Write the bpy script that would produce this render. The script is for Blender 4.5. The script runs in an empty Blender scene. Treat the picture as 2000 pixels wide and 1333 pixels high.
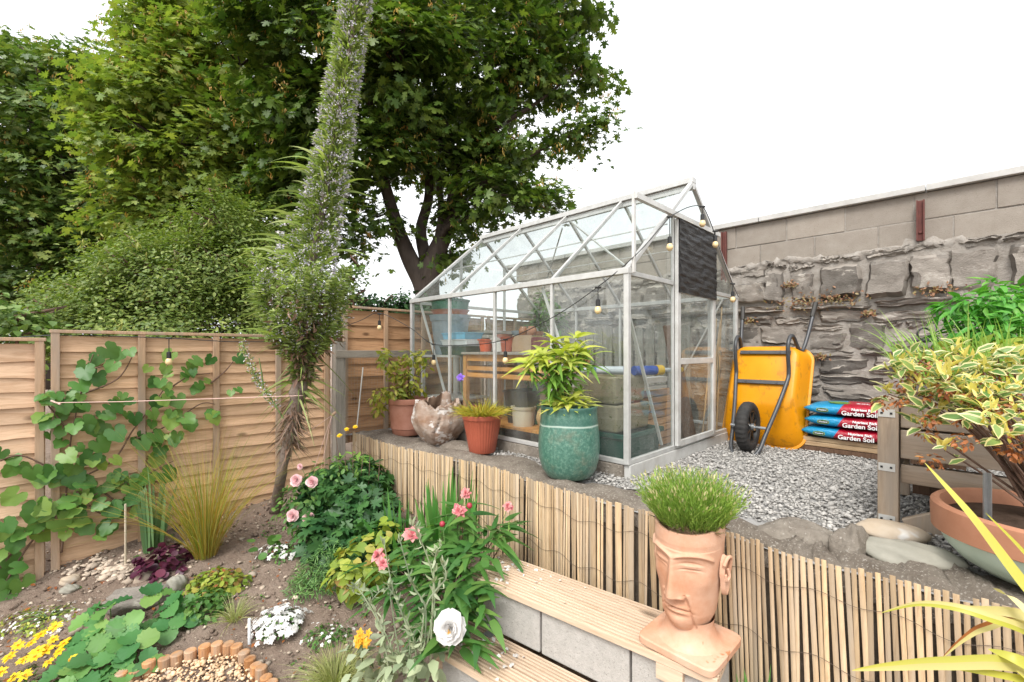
import bpy, math, random
import numpy as np
from mathutils import Vector, Matrix
rng = np.random.default_rng(11); random.seed(11)
C = bpy.context.scene.collection
sc = bpy.context.scene
R_ = math.radians
# ---------------------------------------------------------------- camera, world, sun, exposure
cam = bpy.data.cameras.new('camera'); camo = bpy.data.objects.new('camera', cam); C.objects.link(camo)
camo.location = (0, 0, 0); camo.rotation_euler = (R_(90), 0, 0)
cam.sensor_width = 36; cam.lens = 15.66; cam.shift_y = 0.00925; cam.clip_end = 2000; cam.clip_start = .02
sc.camera = camo
SUN_EL, SUN_AZ = R_(52), R_(205)          # azimuth of the sun, clockwise from +Y
w = bpy.data.worlds.new('World'); sc.world = w; w.use_nodes = True
nt = w.node_tree; bg = nt.nodes['Background']
sky = nt.nodes.new('ShaderNodeTexSky'); sky.sky_type = 'NISHITA'; sky.sun_disc = False
sky.sun_elevation = SUN_EL; sky.sun_rotation = SUN_AZ; sky.air_density = 1.6; sky.dust_density = 5; sky.ozone_density = 1
hs = nt.nodes.new('ShaderNodeHueSaturation'); hs.inputs['Saturation'].default_value = .10
mxw = nt.nodes.new('ShaderNodeMixRGB'); mxw.inputs[0].default_value = .55; mxw.inputs[2].default_value = (11.5, 11.7, 12.0, 1)
nt.links.new(sky.outputs[0], hs.inputs['Color']); nt.links.new(hs.outputs[0], mxw.inputs[1])
nt.links.new(mxw.outputs[0], bg.inputs[0]); bg.inputs[1].default_value = .095
sl = bpy.data.lights.new('sun', 'SUN'); so = bpy.data.objects.new('sun', sl); C.objects.link(so)
sl.energy = 1.6; sl.angle = R_(24); sl.color = (1, .96, .9)
sd = Vector((math.sin(SUN_AZ) * math.cos(SUN_EL), math.cos(SUN_AZ) * math.cos(SUN_EL), math.sin(SUN_EL)))
so.rotation_euler = sd.to_track_quat('Z', 'Y').to_euler(); so.location = sd * 30
sc.view_settings.view_transform = 'Standard'; sc.view_settings.look = 'None'
sc.view_settings.exposure = 1.02; sc.view_settings.gamma = 1
sc.render.engine = 'CYCLES'; cy = sc.cycles
cy.use_denoising = True; cy.max_bounces = 7; cy.diffuse_bounces = 3; cy.glossy_bounces = 3; cy.transmission_bounces = 4
cy.transparent_max_bounces = 24; cy.caustics_reflective = False; cy.caustics_refractive = False
# ---------------------------------------------------------------- measures
F = 870.; HV = 685.; T = -.81              # focal length and eye level in pixels of the photo; terrace level
def P(u, v, Y): return Vector(((u - 1000) / F * Y, Y, -(v - HV) / F * Y))
def PZ(u, v, z): return P(u, v, -z * F / (v - HV))
TH = R_(44.84); A = Vector((math.cos(TH), math.sin(TH), 0)); B = Vector((-math.sin(TH), math.cos(TH), 0))
G = Vector((.732, 2.83, T))                # near corner of the greenhouse: p runs along its front, q along its side
def W(p, q, z=0): return G + A * p + B * q + Vector((0, 0, z))
def ground(x, y):
    h = -1.62 + .21 * (y - 2.17) if y > 1 else -1.866
    if y > 4.2: h = -1.194
    return h + .018 * math.sin(3.1 * x + 1) * math.cos(2.7 * y) + .012 * math.sin(7 * x - 5 * y)
def GP(u, v, dz=0):
    Y = 2.5
    for _ in range(30):
        p = P(u, v, Y); g = ground(p.x, p.y); Y += .5 * (-g * F / (v - HV) - Y)
    p = P(u, v, Y); return Vector((p.x, p.y, ground(p.x, p.y) + dz))
def lin(c): return c / 12.92 if c <= .04045 else ((c + .055) / 1.055) ** 2.4
def S(h, k=1.0):
    h = h.lstrip('#'); return tuple(lin(int(h[i:i + 2], 16) / 255) * k for i in (0, 2, 4)) + (1,)
# ---------------------------------------------------------------- object helpers
def props(o, label=None, cat=None, group=None, kind=None):
    if label: o['label'] = label
    if cat: o['category'] = cat
    if group: o['group'] = group
    if kind: o['kind'] = kind
    return o
def thing(name, label, cat, loc=(0, 0, 0), rz=0, group=None, rot=None):
    o = bpy.data.objects.new(name, None); C.objects.link(o); o.empty_display_size = .1
    o.location = loc; o.rotation_euler = rot if rot else (0, 0, rz)
    o['M'] = 0; del o['M']
    return props(o, label, cat, group)
def mw(o):
    m = Matrix.LocRotScale(o.location, o.rotation_euler, o.scale)
    return mw(o.parent) @ m if o.parent else m
def link(name, me, mats, parent=None, smooth=False, bevel=0, world=False):
    if world and parent: me.transform(mw(parent).inverted())
    for m in (mats if isinstance(mats, (list, tuple)) else [mats]): me.materials.append(m)
    if smooth: me.polygons.foreach_set('use_smooth', [True] * len(me.polygons))
    o = bpy.data.objects.new(name, me); C.objects.link(o); o.parent = parent
    if bevel:
        b = o.modifiers.new('bevel', 'BEVEL'); b.width = bevel; b.segments = 2; b.limit_method = 'ANGLE'; b.angle_limit = R_(40)
    return o
def copy_tree(o, parent=None):
    c = o.copy(); C.objects.link(c); c.parent = parent
    for ch in list(o.children): copy_tree(ch, c)
    return c
class MB:
    def __init__(s): s.v = []; s.f = []; s.m = []
    def add(s, vs, fs, mi=0):
        o = len(s.v); s.v += [tuple(v) for v in vs]; s.f += [tuple(i + o for i in f) for f in fs]; s.m += [mi] * len(fs)
    def box(s, c, d, mi=0, rot=None):
        c = Vector(c); vs = []
        for z in (-.5, .5):
            for y in (-.5, .5):
                for x in (-.5, .5):
                    p = Vector((x * d[0], y * d[1], z * d[2])); vs.append(c + (rot @ p if rot else p))
        s.add(vs, [(0, 2, 3, 1), (4, 5, 7, 6), (0, 1, 5, 4), (2, 6, 7, 3), (0, 4, 6, 2), (1, 3, 7, 5)], mi)
    def beam(s, a, b, w, h, up=(0, 0, 1), mi=0):
        a = Vector(a); b = Vector(b); d = (b - a); L = d.length; d.normalize(); up = Vector(up)
        x = d.cross(up)
        if x.length < 1e-4: x = d.cross(Vector((1, 0, 0)))
        x.normalize(); z = x.cross(d)
        s.box((a + b) / 2, (w, L, h), mi, Matrix((x, d, z)).transposed())
    def tube(s, pts, r, n=8, mi=0):
        pts = [Vector(p) for p in pts]; k = len(pts); rr = r if isinstance(r, (list, tuple)) else [r] * k
        vs = []; ref = None
        for i, p in enumerate(pts):
            t = (pts[min(i + 1, k - 1)] - pts[max(i - 1, 0)]).normalized()
            if ref is None: ref = t.orthogonal().normalized()
            ref = (ref - t * ref.dot(t)).normalized(); bi = t.cross(ref)
            for j in range(n):
                a = 2 * math.pi * j / n; vs.append(p + (ref * math.cos(a) + bi * math.sin(a)) * rr[i])
        fs = [(i * n + j, i * n + (j + 1) % n, (i + 1) * n + (j + 1) % n, (i + 1) * n + j) for i in range(k - 1) for j in range(n)]
        fs += [tuple(range(n))[::-1], tuple(range((k - 1) * n, k * n))]
        s.add(vs, fs, mi)
    def lathe(s, prof, n=40, c=(0, 0, 0), mi=0, fn=None):
        vs = []
        for i, (r, z) in enumerate(prof):
            for j in range(n):
                a = 2 * math.pi * j / n; q = fn(a, i, r, z) if fn else r
                vs.append((c[0] + q * math.cos(a), c[1] + q * math.sin(a), c[2] + z))
        k = len(prof)
        fs = [(i * n + j, i * n + (j + 1) % n, (i + 1) * n + (j + 1) % n, (i + 1) * n + j) for i in range(k - 1) for j in range(n)]
        if prof[0][0] > 1e-5: fs.append(tuple(range(n))[::-1])
        if prof[-1][0] > 1e-5: fs.append(tuple(range((k - 1) * n, k * n)))
        s.add(vs, fs, mi)
    def loft(s, rings, mi=0, caps=(True, True)):
        n = len(rings[0]); vs = [p for r in rings for p in r]; k = len(rings)
        fs = [(i * n + j, i * n + (j + 1) % n, (i + 1) * n + (j + 1) % n, (i + 1) * n + j) for i in range(k - 1) for j in range(n)]
        if caps[0]: fs.append(tuple(range(n))[::-1])
        if caps[1]: fs.append(tuple(range((k - 1) * n, k * n)))
        s.add(vs, fs, mi)
    def quad(s, a, b, c, d, mi=0): s.add([a, b, c, d], [(0, 1, 2, 3)], mi)
    def build(s, name, mats, parent=None, smooth=False, bevel=0, world=False):
        me = bpy.data.meshes.new(name); me.from_pydata(s.v, [], s.f); me.polygons.foreach_set('material_index', s.m)
        me.update(); return link(name, me, mats, parent, smooth, bevel, world)
def smooth_path(pts, k=6):
    pts = [Vector(p) for p in pts]; out = []
    for i in range(len(pts) - 1):
        p0, p1, p2, p3 = pts[max(i - 1, 0)], pts[i], pts[i + 1], pts[min(i + 2, len(pts) - 1)]
        for j in range(k):
            t = j / k
            out.append(.5 * ((2 * p1) + (p2 - p0) * t + (2 * p0 - 5 * p1 + 4 * p2 - p3) * t * t + (3 * p1 - p0 - 3 * p2 + p3) * t ** 3))
    return out + [pts[-1]]
# numpy meshes: a chunk is (verts [n,k,3], template faces, material index per template face)
def npmesh(name, chunks, mats, parent=None, smooth=False, world=True):
    V = []; LV = []; LT = []; MI = []; off = 0
    for ve, faces, mi in chunks:
        n, k, _ = ve.shape
        if n == 0: continue
        base = off + np.arange(n)[:, None] * k
        V.append(ve.reshape(-1, 3))
        fl = np.concatenate([np.array(f) for f in faces]); lens = np.array([len(f) for f in faces])
        LV.append((base + fl[None, :]).ravel()); LT.append(np.tile(lens, n))
        mia = np.array(mi if hasattr(mi, '__len__') else [mi] * len(faces)); MI.append(np.tile(mia, n)); off += n * k
    V = np.concatenate(V); LV = np.concatenate(LV); LT = np.concatenate(LT); MI = np.concatenate(MI)
    me = bpy.data.meshes.new(name); me.vertices.add(len(V)); me.vertices.foreach_set('co', V.astype(np.float32).ravel())
    me.loops.add(len(LV)); me.loops.foreach_set('vertex_index', LV.astype(np.int32))
    me.polygons.add(len(LT)); ls = np.concatenate([[0], np.cumsum(LT)[:-1]])
    me.polygons.foreach_set('loop_start', ls.astype(np.int32)); me.polygons.foreach_set('loop_total', LT.astype(np.int32))
    me.polygons.foreach_set('material_index', MI.astype(np.int32)); me.update(calc_edges=True); me.validate()
    return link(name, me, mats, parent, smooth, 0, world)
def unit(a): return a / (np.linalg.norm(a, axis=-1, keepdims=True) + 1e-9)
def frames(d, nrm):
    d = unit(d); x = unit(np.cross(d, nrm)); z = np.cross(x, d); return np.stack([x, d, z], axis=-1)
def inst(tpl, pos, Rm, size):
    tv = np.array(tpl[0]); size = np.asarray(size)
    if size.ndim == 1: size = size[:, None]
    loc = tv[None] * size[:, None, :] if size.shape[1] == 3 else tv[None] * size[:, :, None]
    return (np.einsum('nij,nkj->nki', Rm, loc) + pos[:, None, :], tpl[1], tpl[2])
def rdir(n): return unit(rng.normal(size=(n, 3)))
# leaf templates: base at the origin, tip at +y, normal +z
def lance(w=.3, fold=.06, droop=.1, m=0):
    h = w / 2
    v = [(0, 0, 0), (0, .35, -fold * .3), (0, .72, -droop * .5 - fold * .3), (0, 1, -droop * 1.2), (h, .33, fold), (h * .72, .7, fold - droop * .5), (-h, .33, fold), (-h * .72, .7, fold - droop * .5)]
    f = [(0, 4, 1), (0, 1, 6), (4, 5, 2, 1), (6, 1, 2, 7), (5, 3, 2), (7, 2, 3)]
    return (v, f, [m] * 6)
def polar_leaf(rad, fold=.05, droop=.12, m=0, pleat=0):
    n = len(rad); v = [(0, .35, -.02)]
    for i in range(n):
        a = -math.pi / 2 + 2 * math.pi * (i) / n; x = math.cos(a) * rad[i]; y = .35 + math.sin(a) * rad[i]
        v.append((x, y, fold * abs(x) * 2 - droop * (x * x + (y - .35) ** 2) + (pleat if i % 2 else -pleat)))
    return (v, [(0, i + 1, (i + 1) % n + 1) for i in range(n)], [m] * n)
MAPLE = polar_leaf([.12, .3, .42, .24, .58, .5, .28, .6, .72, .34, .62, .7, .66, .62, .34, .72, .6, .28, .5, .58, .24, .42, .3][:23], .06, .18)
GRAPE = polar_leaf([.08, .34, .47, .52, .50, .53, .50, .44, .50, .53, .50, .52, .60, .66, .60, .52, .50, .53, .50, .44, .50, .53, .50, .52, .47, .34], .13, .32, 0, .022)
ROUND = polar_leaf([.33, .36, .38, .38, .38, .38, .38, .38, .38, .36], .0, -.25)
OVAL = lance(.55, .05, .12); LANCE = lance(.28, .05, .18); NARROW = lance(.14, .03, .1); BROAD = lance(.75, .07, .18)
def variegated(w=.42, fold=.05, droop=.15):
    h = w / 2; k = .62
    v = [(0, 0, 0), (0, .35, -fold * .3), (0, .72, -droop * .5), (0, .9, -droop), (h * k, .35, fold * .4), (h * .7 * k, .7, fold * .4 - droop * .5), (-h * k, .35, fold * .4), (-h * .7 * k, .7, fold * .4 - droop * .5),
         (h, .34, fold), (h * .74, .72, fold - droop * .5), (0, 1, -droop * 1.2), (-h, .34, fold), (-h * .74, .72, fold - droop * .5)]
    f = [(0, 4, 1), (0, 1, 6), (4, 5, 2, 1), (6, 1, 2, 7), (5, 3, 2), (7, 2, 3), (0, 8, 4), (8, 9, 5, 4), (9, 10, 3, 5), (0, 6, 11), (11, 6, 7, 12), (12, 7, 3, 10)]
    return (v, f, [0] * 6 + [1] * 6)
def blades(base, d, L, wd, droop, seg=6, mi=0, side=None, taper=1.6):
    n = len(base); d = unit(d); L = np.broadcast_to(L, (n,)); wd = np.broadcast_to(wd, (n,)); droop = np.broadcast_to(droop, (n,))
    if side is None: side = unit(np.cross(d, rdir(n)))
    hor = d.copy(); hor[:, 2] = 0; hor = unit(hor + 1e-6)
    out = np.zeros((n, 2 * (seg + 1), 3))
    for i in range(seg + 1):
        t = i / seg
        c = base + d * (L * t)[:, None] + hor * (droop * L * t * t * .6)[:, None]; c[:, 2] -= droop * L * t ** 2.2
        ww = wd * max(.04, (1 - t ** taper)) * (.55 + .45 * min(1, t * 4)) * .5
        out[:, 2 * i] = c - side * ww[:, None]; out[:, 2 * i + 1] = c + side * ww[:, None]
    return (out, [(2 * i, 2 * i + 1, 2 * i + 3, 2 * i + 2) for i in range(seg)], [mi] * seg)
def text_mesh(s, size, thick=.0006, bold=0):
    cu = bpy.data.curves.new('lettering', 'FONT'); cu.body = s; cu.size = size; cu.extrude = thick; cu.offset = bold; cu.align_x = 'CENTER'
    ob = bpy.data.objects.new('lettering', cu); C.objects.link(ob)
    me = bpy.data.meshes.new_from_object(ob.evaluated_get(bpy.context.evaluated_depsgraph_get()))
    bpy.data.objects.remove(ob); bpy.data.curves.remove(cu); return me
# ---------------------------------------------------------------- materials
def newmat(name):
    m = bpy.data.materials.new(name); m.use_nodes = True; return m, m.node_tree, m.node_tree.nodes['Principled BSDF']
def node(nt, t, **kw):
    n = nt.nodes.new('ShaderNode' + t)
    for k, v in kw.items():
        if k in n.inputs: n.inputs[k].default_value = v
        else: setattr(n, k, v)
    return n
def ramp(nt, src, stops):
    r = nt.nodes.new('ShaderNodeValToRGB'); e = r.color_ramp.elements
    while len(e) < len(stops): e.new(.5)
    for el, (p, c) in zip(e, stops): el.position = p; el.color = c
    nt.links.new(src, r.inputs[0]); return r.outputs[0]
def mix(nt, f, a, b, mode='MIX'):
    n = nt.nodes.new('ShaderNodeMixRGB'); n.blend_type = mode
    for i, x in enumerate((f, a, b)):
        if hasattr(x, 'is_linked'): nt.links.new(x, n.inputs[i])
        else: n.inputs[i].default_value = x
    return n.outputs[0]
def coords(nt, scale=(1, 1, 1), kind='Object'):
    tc = nt.nodes.new('ShaderNodeTexCoord'); mp = nt.nodes.new('ShaderNodeMapping'); mp.inputs['Scale'].default_value = scale
    nt.links.new(tc.outputs[kind], mp.inputs[0]); return mp.outputs[0]
def noise(nt, co, s, d=5, r=.6, dist=0):
    n = node(nt, 'TexNoise', Scale=s, Detail=d, Roughness=r, Distortion=dist); nt.links.new(co, n.inputs['Vector']); return n.outputs[0]
def bump(nt, b, h, st=.3, dist=.01):
    n = node(nt, 'Bump', Strength=st, Distance=dist); nt.links.new(h, n.inputs['Height']); nt.links.new(n.outputs[0], b.inputs['Normal']); return n
def island(nt): return nt.nodes.new('ShaderNodeNewGeometry').outputs['Random Per Island']
def plain(name, c, rough=.5, metal=0, c2=None, ns=12, bs=0, bd=.005, bsc=None, spec=.5, isl=None, speck=None, scale=(1, 1, 1), coat=0):
    """surface colour c patched with c2 by noise, optional per-piece tint, specks and bump"""
    m, nt, b = newmat(name); co = coords(nt, scale); col = None
    if c2: col = ramp(nt, noise(nt, co, ns, 8, .65), [(.3, c), (.7, c2)])
    if isl:
        col = mix(nt, 1.0, col if col else c, ramp(nt, island(nt), [(0, (1 - isl,) * 3 + (1,)), (1, (1 + isl, 1 + isl * .95, 1 + isl * .9, 1))]), 'MULTIPLY')
    if speck:
        sc_, amt, c3 = speck
        f = ramp(nt, noise(nt, co, sc_, 3, .7), [(amt, (0, 0, 0, 1)), (amt + .06, (1, 1, 1, 1))]); col = mix(nt, f, col if col else c, c3)
    if col: nt.links.new(col, b.inputs['Base Color'])
    else: b.inputs['Base Color'].default_value = c
    b.inputs['Roughness'].default_value = rough; b.inputs['Metallic'].default_value = metal; b.inputs['Specular IOR Level'].default_value = spec
    b.inputs['Coat Weight'].default_value = coat
    if bs: bump(nt, b, noise(nt, co, bsc or ns * 3, 8, .7), bs, bd)
    return m
def wood(name, c1, c2, axis=0, k=1., knots=True, grey=None, rough=.75, isl=.16):
    m, nt, b = newmat(name); s = [9, 9, 9]; s[axis] = .8
    rnd = island(nt); tc = nt.nodes.new('ShaderNodeTexCoord'); ad = nt.nodes.new('ShaderNodeVectorMath'); ad.operation = 'ADD'
    cb = nt.nodes.new('ShaderNodeCombineXYZ'); mu = node(nt, 'Math', operation='MULTIPLY'); mu.inputs[1].default_value = 37.
    nt.links.new(rnd, mu.inputs[0])
    for i in range(3): nt.links.new(mu.outputs[0], cb.inputs[i])
    nt.links.new(tc.outputs['Object'], ad.inputs[0]); nt.links.new(cb.outputs[0], ad.inputs[1])
    mp = nt.nodes.new('ShaderNodeMapping'); mp.inputs['Scale'].default_value = s; nt.links.new(ad.outputs[0], mp.inputs[0]); co = mp.outputs[0]
    g = noise(nt, co, 3.2 * k, 9, .68, 1.6)
    col = ramp(nt, g, [(.28, c2), (.52, c1), (.75, tuple(min(1, x * 1.18) for x in c1[:3]) + (1,))])
    fine = noise(nt, co, 14 * k, 4, .7); col = mix(nt, .3, col, ramp(nt, fine, [(.35, (.6, .55, .5, 1)), (.6, (1, 1, 1, 1))]), 'MULTIPLY')
    if knots:
        m2 = nt.nodes.new('ShaderNodeMapping'); s2 = [5, 5, 5]; s2[axis] = 2.4; m2.inputs['Scale'].default_value = s2; nt.links.new(ad.outputs[0], m2.inputs[0])
        vo = node(nt, 'TexVoronoi', Scale=1.1 * k); nt.links.new(m2.outputs[0], vo.inputs['Vector'])
        col = mix(nt, ramp(nt, vo.outputs['Distance'], [(.05, (.85, .85, .85, 1)), (.13, (0, 0, 0, 1))]), col, tuple(x * .35 for x in c2[:3]) + (1,))
    if grey: col = mix(nt, ramp(nt, noise(nt, co, 1.2, 4), [(.4, (0, 0, 0, 1)), (.65, (.8, .8, .8, 1))]), col, grey)
    col = mix(nt, 1., col, ramp(nt, rnd, [(0, (1 - isl,) * 3 + (1,)), (1, (1 + isl,) * 3 + (1,))]), 'MULTIPLY')
    nt.links.new(col, b.inputs['Base Color']); b.inputs['Roughness'].default_value = rough; b.inputs['Specular IOR Level'].default_value = .25
    bump(nt, b, g, .35, .004); return m
def leaf(name, cols, trans=.35, rough=.45, big=.25, spec=.4, tc=(1.15, 1.25, .6, 1)):
    """leaf surface: colour by leaf, light coming through"""
    m, nt, b = newmat(name); n = len(cols)
    col = ramp(nt, island(nt), [(i / max(1, n - 1), c) for i, c in enumerate(cols)])
    if big:
        co = coords(nt); col = mix(nt, big, col, ramp(nt, noise(nt, co, 1.7, 3), [(.35, (.45, .5, .4, 1)), (.65, (1.5, 1.4, 1.1, 1))]), 'MULTIPLY')
    nt.links.new(col, b.inputs['Base Color']); b.inputs['Roughness'].default_value = rough; b.inputs['Specular IOR Level'].default_value = spec
    if trans:
        t = nt.nodes.new('ShaderNodeBsdfTranslucent'); c2 = mix(nt, 1., col, tc, 'MULTIPLY'); nt.links.new(c2, t.inputs[0])
        mx = nt.nodes.new('ShaderNodeMixShader'); mx.inputs[0].default_value = trans; out = nt.nodes['Material Output']
        nt.links.new(b.outputs[0], mx.inputs[1]); nt.links.new(t.outputs[0], mx.inputs[2]); nt.links.new(mx.outputs[0], out.inputs[0])
    return m
def glass(name, tint=(.93, .965, .955, 1), dirt=.10):
    m, nt, b = newmat(name); nt.nodes.remove(b); out = nt.nodes['Material Output']
    tr = nt.nodes.new('ShaderNodeBsdfTransparent'); tr.inputs[0].default_value = tint
    gl = nt.nodes.new('ShaderNodeBsdfGlossy'); gl.inputs['Roughness'].default_value = .015
    lw = node(nt, 'LayerWeight', Blend=.5); pw = node(nt, 'Math', operation='POWER'); pw.inputs[1].default_value = 5; nt.links.new(lw.outputs['Facing'], pw.inputs[0])
    k = node(nt, 'Math', operation='MULTIPLY_ADD'); k.inputs[1].default_value = .9; k.inputs[2].default_value = .09; k.use_clamp = True; nt.links.new(pw.outputs[0], k.inputs[0])
    mx = nt.nodes.new('ShaderNodeMixShader'); nt.links.new(k.outputs[0], mx.inputs[0]); nt.links.new(tr.outputs[0], mx.inputs[1]); nt.links.new(gl.outputs[0], mx.inputs[2])
    df = nt.nodes.new('ShaderNodeBsdfDiffuse'); df.inputs[0].default_value = (.62, .64, .6, 1); m2 = nt.nodes.new('ShaderNodeMixShader')
    co = coords(nt, (1, 1, .35)); f = ramp(nt, noise(nt, co, 5, 6, .7), [(.38, (dirt * .25,) * 3 + (1,)), (.75, (dirt * 1.7,) * 3 + (1,))])
    nt.links.new(f, m2.inputs[0]); nt.links.new(mx.outputs[0], m2.inputs[1]); nt.links.new(df.outputs[0], m2.inputs[2]); nt.links.new(m2.outputs[0], out.inputs[0])
    return m
M = {}
M['fence'] = wood('larch_boards', (.66, .44, .28, 1), (.49, .30, .165, 1), 0)
M['fencebat'] = wood('larch_battens', (.54, .36, .23, 1), (.38, .23, .13, 1), 2, knots=False, grey=(.38, .31, .25, 1))
M['fence_pale'] = wood('pale_boards', (.66, .46, .31, 1), (.48, .30, .18, 1), 0)
M['fence_red'] = wood('redder_boards', (.52, .30, .16, 1), (.33, .16, .075, 1), 0)
M['greywood'] = wood('weathered_grey_wood', (.36, .33, .29, 1), (.21, .19, .165, 1), 2, knots=False)
M['decking'] = wood('grooved_decking', (.64, .49, .36, 1), (.54, .385, .255, 1), 0, k=.8, knots=True, isl=.08)
M['planter'] = wood('rough_planter_timber', (.33, .255, .19, 1), (.20, .145, .10, 1), 0, grey=(.36, .31, .26, 1), isl=.12)
M['planterz'] = wood('rough_planter_posts', (.42, .32, .23, 1), (.28, .2, .14, 1), 2, knots=False, grey=(.36, .31, .26, 1), isl=.12)
M['orangewood'] = wood('oiled_table_wood', (.52, .25, .075, 1), (.32, .13, .03, 1), 0, knots=False)
M['logs'] = wood('log_roll_wood', (.45, .22, .09, 1), (.27, .11, .04, 1), 2, k=.8, grey=(.33, .27, .21, 1), knots=False, isl=.25)
M['soil'] = plain('garden_soil', (.18, .13, .10, 1), .95, 0, (.29, .225, .18, 1), 5, .9, .03, 30, .1, None, (55, .60, (.33, .27, .21, 1)))
M['soil_dark'] = plain('potting_compost', (.05, .032, .022, 1), .95, 0, (.09, .06, .045, 1), 20, .8, .01, 90, .1)
M['gravelbed'] = plain('gravel_bed', (.33, .32, .305, 1), .9, 0, (.36, .35, .34, 1), 40, .8, .01, 90, .2)
M['concrete'] = plain('mossy_concrete', (.165, .135, .108, 1), .95, 0, (.30, .26, .215, 1), 9, 1.0, .02, 75, .1, None, (95, .57, (.44, .40, .35, 1)))
M['concrete2'] = plain('pale_concrete', (.20, .17, .14, 1), .95, 0, (.36, .32, .27, 1), 11, 1.0, .02, 60, .1, None, (60, .6, (.44, .40, .35, 1)))
M['darkwall'] = plain('retaining_wall_face', (.07, .055, .042, 1), .95, 0, (.13, .105, .08, 1), 12, .8, .01, 50, .1)
M['blockc'] = plain('concrete_block', (.40, .385, .36, 1), .95, 0, (.50, .48, .45, 1), 30, .9, .004, 120, .1, None, (160, .60, (.24, .23, .21, 1)))
M['groove'] = wood('shaded_groove', (.20, .115, .065, 1), (.13, .075, .04, 1), 0, knots=False)  # darker wood for the groove floors: the shade in the grooves is painted in
M['reed'] = wood('split_bamboo', (.61, .445, .27, 1), (.42, .27, .14, 1), 2, k=1.2, knots=False, grey=(.42, .35, .27, 1), isl=.3)
M['wire'] = plain('rusty_wire', (.10, .07, .05, 1), .6, .3)
M['alu'] = plain('weathered_aluminium', (.62, .62, .605, 1), .5, .3, (.48, .48, .46, 1), 14, .2, .002, 60)
M['aluw'] = plain('white_oxidised_aluminium', (.70, .70, .68, 1), .5, .25, (.52, .51, .48, 1), 9, .2, .002, 60)
M['glass'] = glass('greenhouse_glass')
M['glassdoor'] = glass('door_glass', (.93, .965, .955, 1), .12)
M['clearrod'] = plain('clear_plastic_rod', (.75, .78, .8, 1), .15)
M['terra'] = plain('terracotta_plastic', (.42, .105, .06, 1), .42, 0, (.35, .085, .05, 1), 8, .1, .003, 30)
M['terra_old'] = plain('weathered_terracotta', (.33, .135, .085, 1), .6, 0, (.43, .21, .15, 1), 8, .2, .004, 40, .3)
M['terra_bowl'] = plain('bowl_terracotta', (.36, .165, .095, 1), .7, 0, (.43, .21, .13, 1), 9, .2, .004, 40, .2)
M['terra_head'] = plain('pale_terracotta', (.53, .25, .14, 1), .82, 0, (.68, .46, .34, 1), 4.5, .45, .004, 45, .12, None, (11, .66, (.44, .20, .10, 1)))
M['celadon'] = plain('celadon_glaze', (.50, .64, .52, 1), .3, 0, (.58, .69, .60, 1), 6, .05, .002, 30, .5)
M['ochrepot'] = plain('ochre_pottery', (.45, .26, .11, 1), .5, 0, (.58, .42, .24, 1), 6)
M['cream'] = plain('cream_pottery', (.62, .55, .42, 1), .5, 0, (.52, .44, .32, 1), 6)
M['black'] = plain('black_plastic', (.02, .02, .02, 1), .4)
M['steel'] = plain('galvanised_steel', (.48, .5, .51, 1), .35, .8, (.36, .38, .39, 1), 30)
M['paintsteel'] = plain('grey_painted_tube', (.075, .08, .085, 1), .4, .2, (.05, .05, .055, 1), 20)
M['rubber'] = plain('tyre_rubber', (.022, .022, .022, 1), .75, 0, (.045, .042, .04, 1), 20, .3, .003, 60, .3)
M['iron'] = plain('black_iron', (.02, .02, .022, 1), .6)
M['rust'] = plain('red_oxide_steel', (.16, .05, .038, 1), .8, 0, (.10, .035, .03, 1), 20, .3, .003, 60)
M['twine'] = plain('pink_twine', (.72, .50, .44, 1), .9)
M['pebble'] = plain('grey_pebbles', (.41, .40, .38, 1), .8, 0, (.345, .33, .31, 1), 30, 0, isl=.32)
M['pebble_c'] = plain('cream_pebbles', (.66, .50, .34, 1), .7, 0, (.55, .36, .20, 1), 26, 0, isl=.35)
M['chip'] = plain('soil_stone_chips', (.36, .29, .225, 1), .9, 0, (.50, .42, .34, 1), 18, 0, isl=.4)
M['rock_g'] = plain('grey_green_cobble', (.24, .235, .195, 1), .7, 0, (.34, .32, .27, 1), 7, .35, .004, 40, .3, scale=(1, 1, 3))
M['rock_t'] = plain('tan_cobble', (.40, .31, .215, 1), .75, 0, (.50, .43, .35, 1), 6, .3, .004, 40, .3, None, (5, .6, (.58, .56, .53, 1)))
M['stone'] = plain('slate_stone', (.175, .158, .138, 1), .92, 0, (.31, .282, .252, 1), 7, 1.0, .010, 60, .2, .44, (7, .60, (.42, .385, .34, 1)), (1, 1, 1.9))
M['mortar'] = plain('lime_mortar', (.25, .22, .19, 1), .95, 0, (.40, .37, .335, 1), 12, .9, .015, 45, .1)
M['cinder'] = plain('cinder_blocks', (.27, .235, .20, 1), .95, 0, (.33, .295, .255, 1), 9, .8, .004, 140, .1, .08, (150, .62, (.17, .13, .10, 1)))
M['coping'] = plain('coping_concrete', (.42, .41, .39, 1), .9, 0, (.54, .53, .51, 1), 10, .4, .004, 60)
M['burl'] = plain('bleached_driftwood', (.47, .40, .345, 1), .85, 0, (.20, .10, .05, 1), 5.5, .8, .015, 22, .2, None, (7, .56, (.60, .56, .53, 1)), (1, 1, 1.6))
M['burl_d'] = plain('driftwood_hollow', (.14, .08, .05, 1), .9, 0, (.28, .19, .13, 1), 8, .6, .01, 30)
M['trunk'] = plain('sycamore_bark', (.055, .042, .036, 1), .9, 0, (.11, .085, .07, 1), 7, .7, .02, 25, .2, scale=(1, 1, .3))
M['twig'] = plain('brown_twigs', (.11, .065, .045, 1), .9, 0, (.20, .12, .085, 1), 20)
M['greenstem'] = plain('green_stems', (.15, .24, .07, 1), .6, 0, (.10, .17, .05, 1), 20)
M['echstem'] = plain('echium_stem', (.17, .125, .10, 1), .9, 0, (.27, .22, .19, 1), 14, .9, .02, 40, .2)
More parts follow.
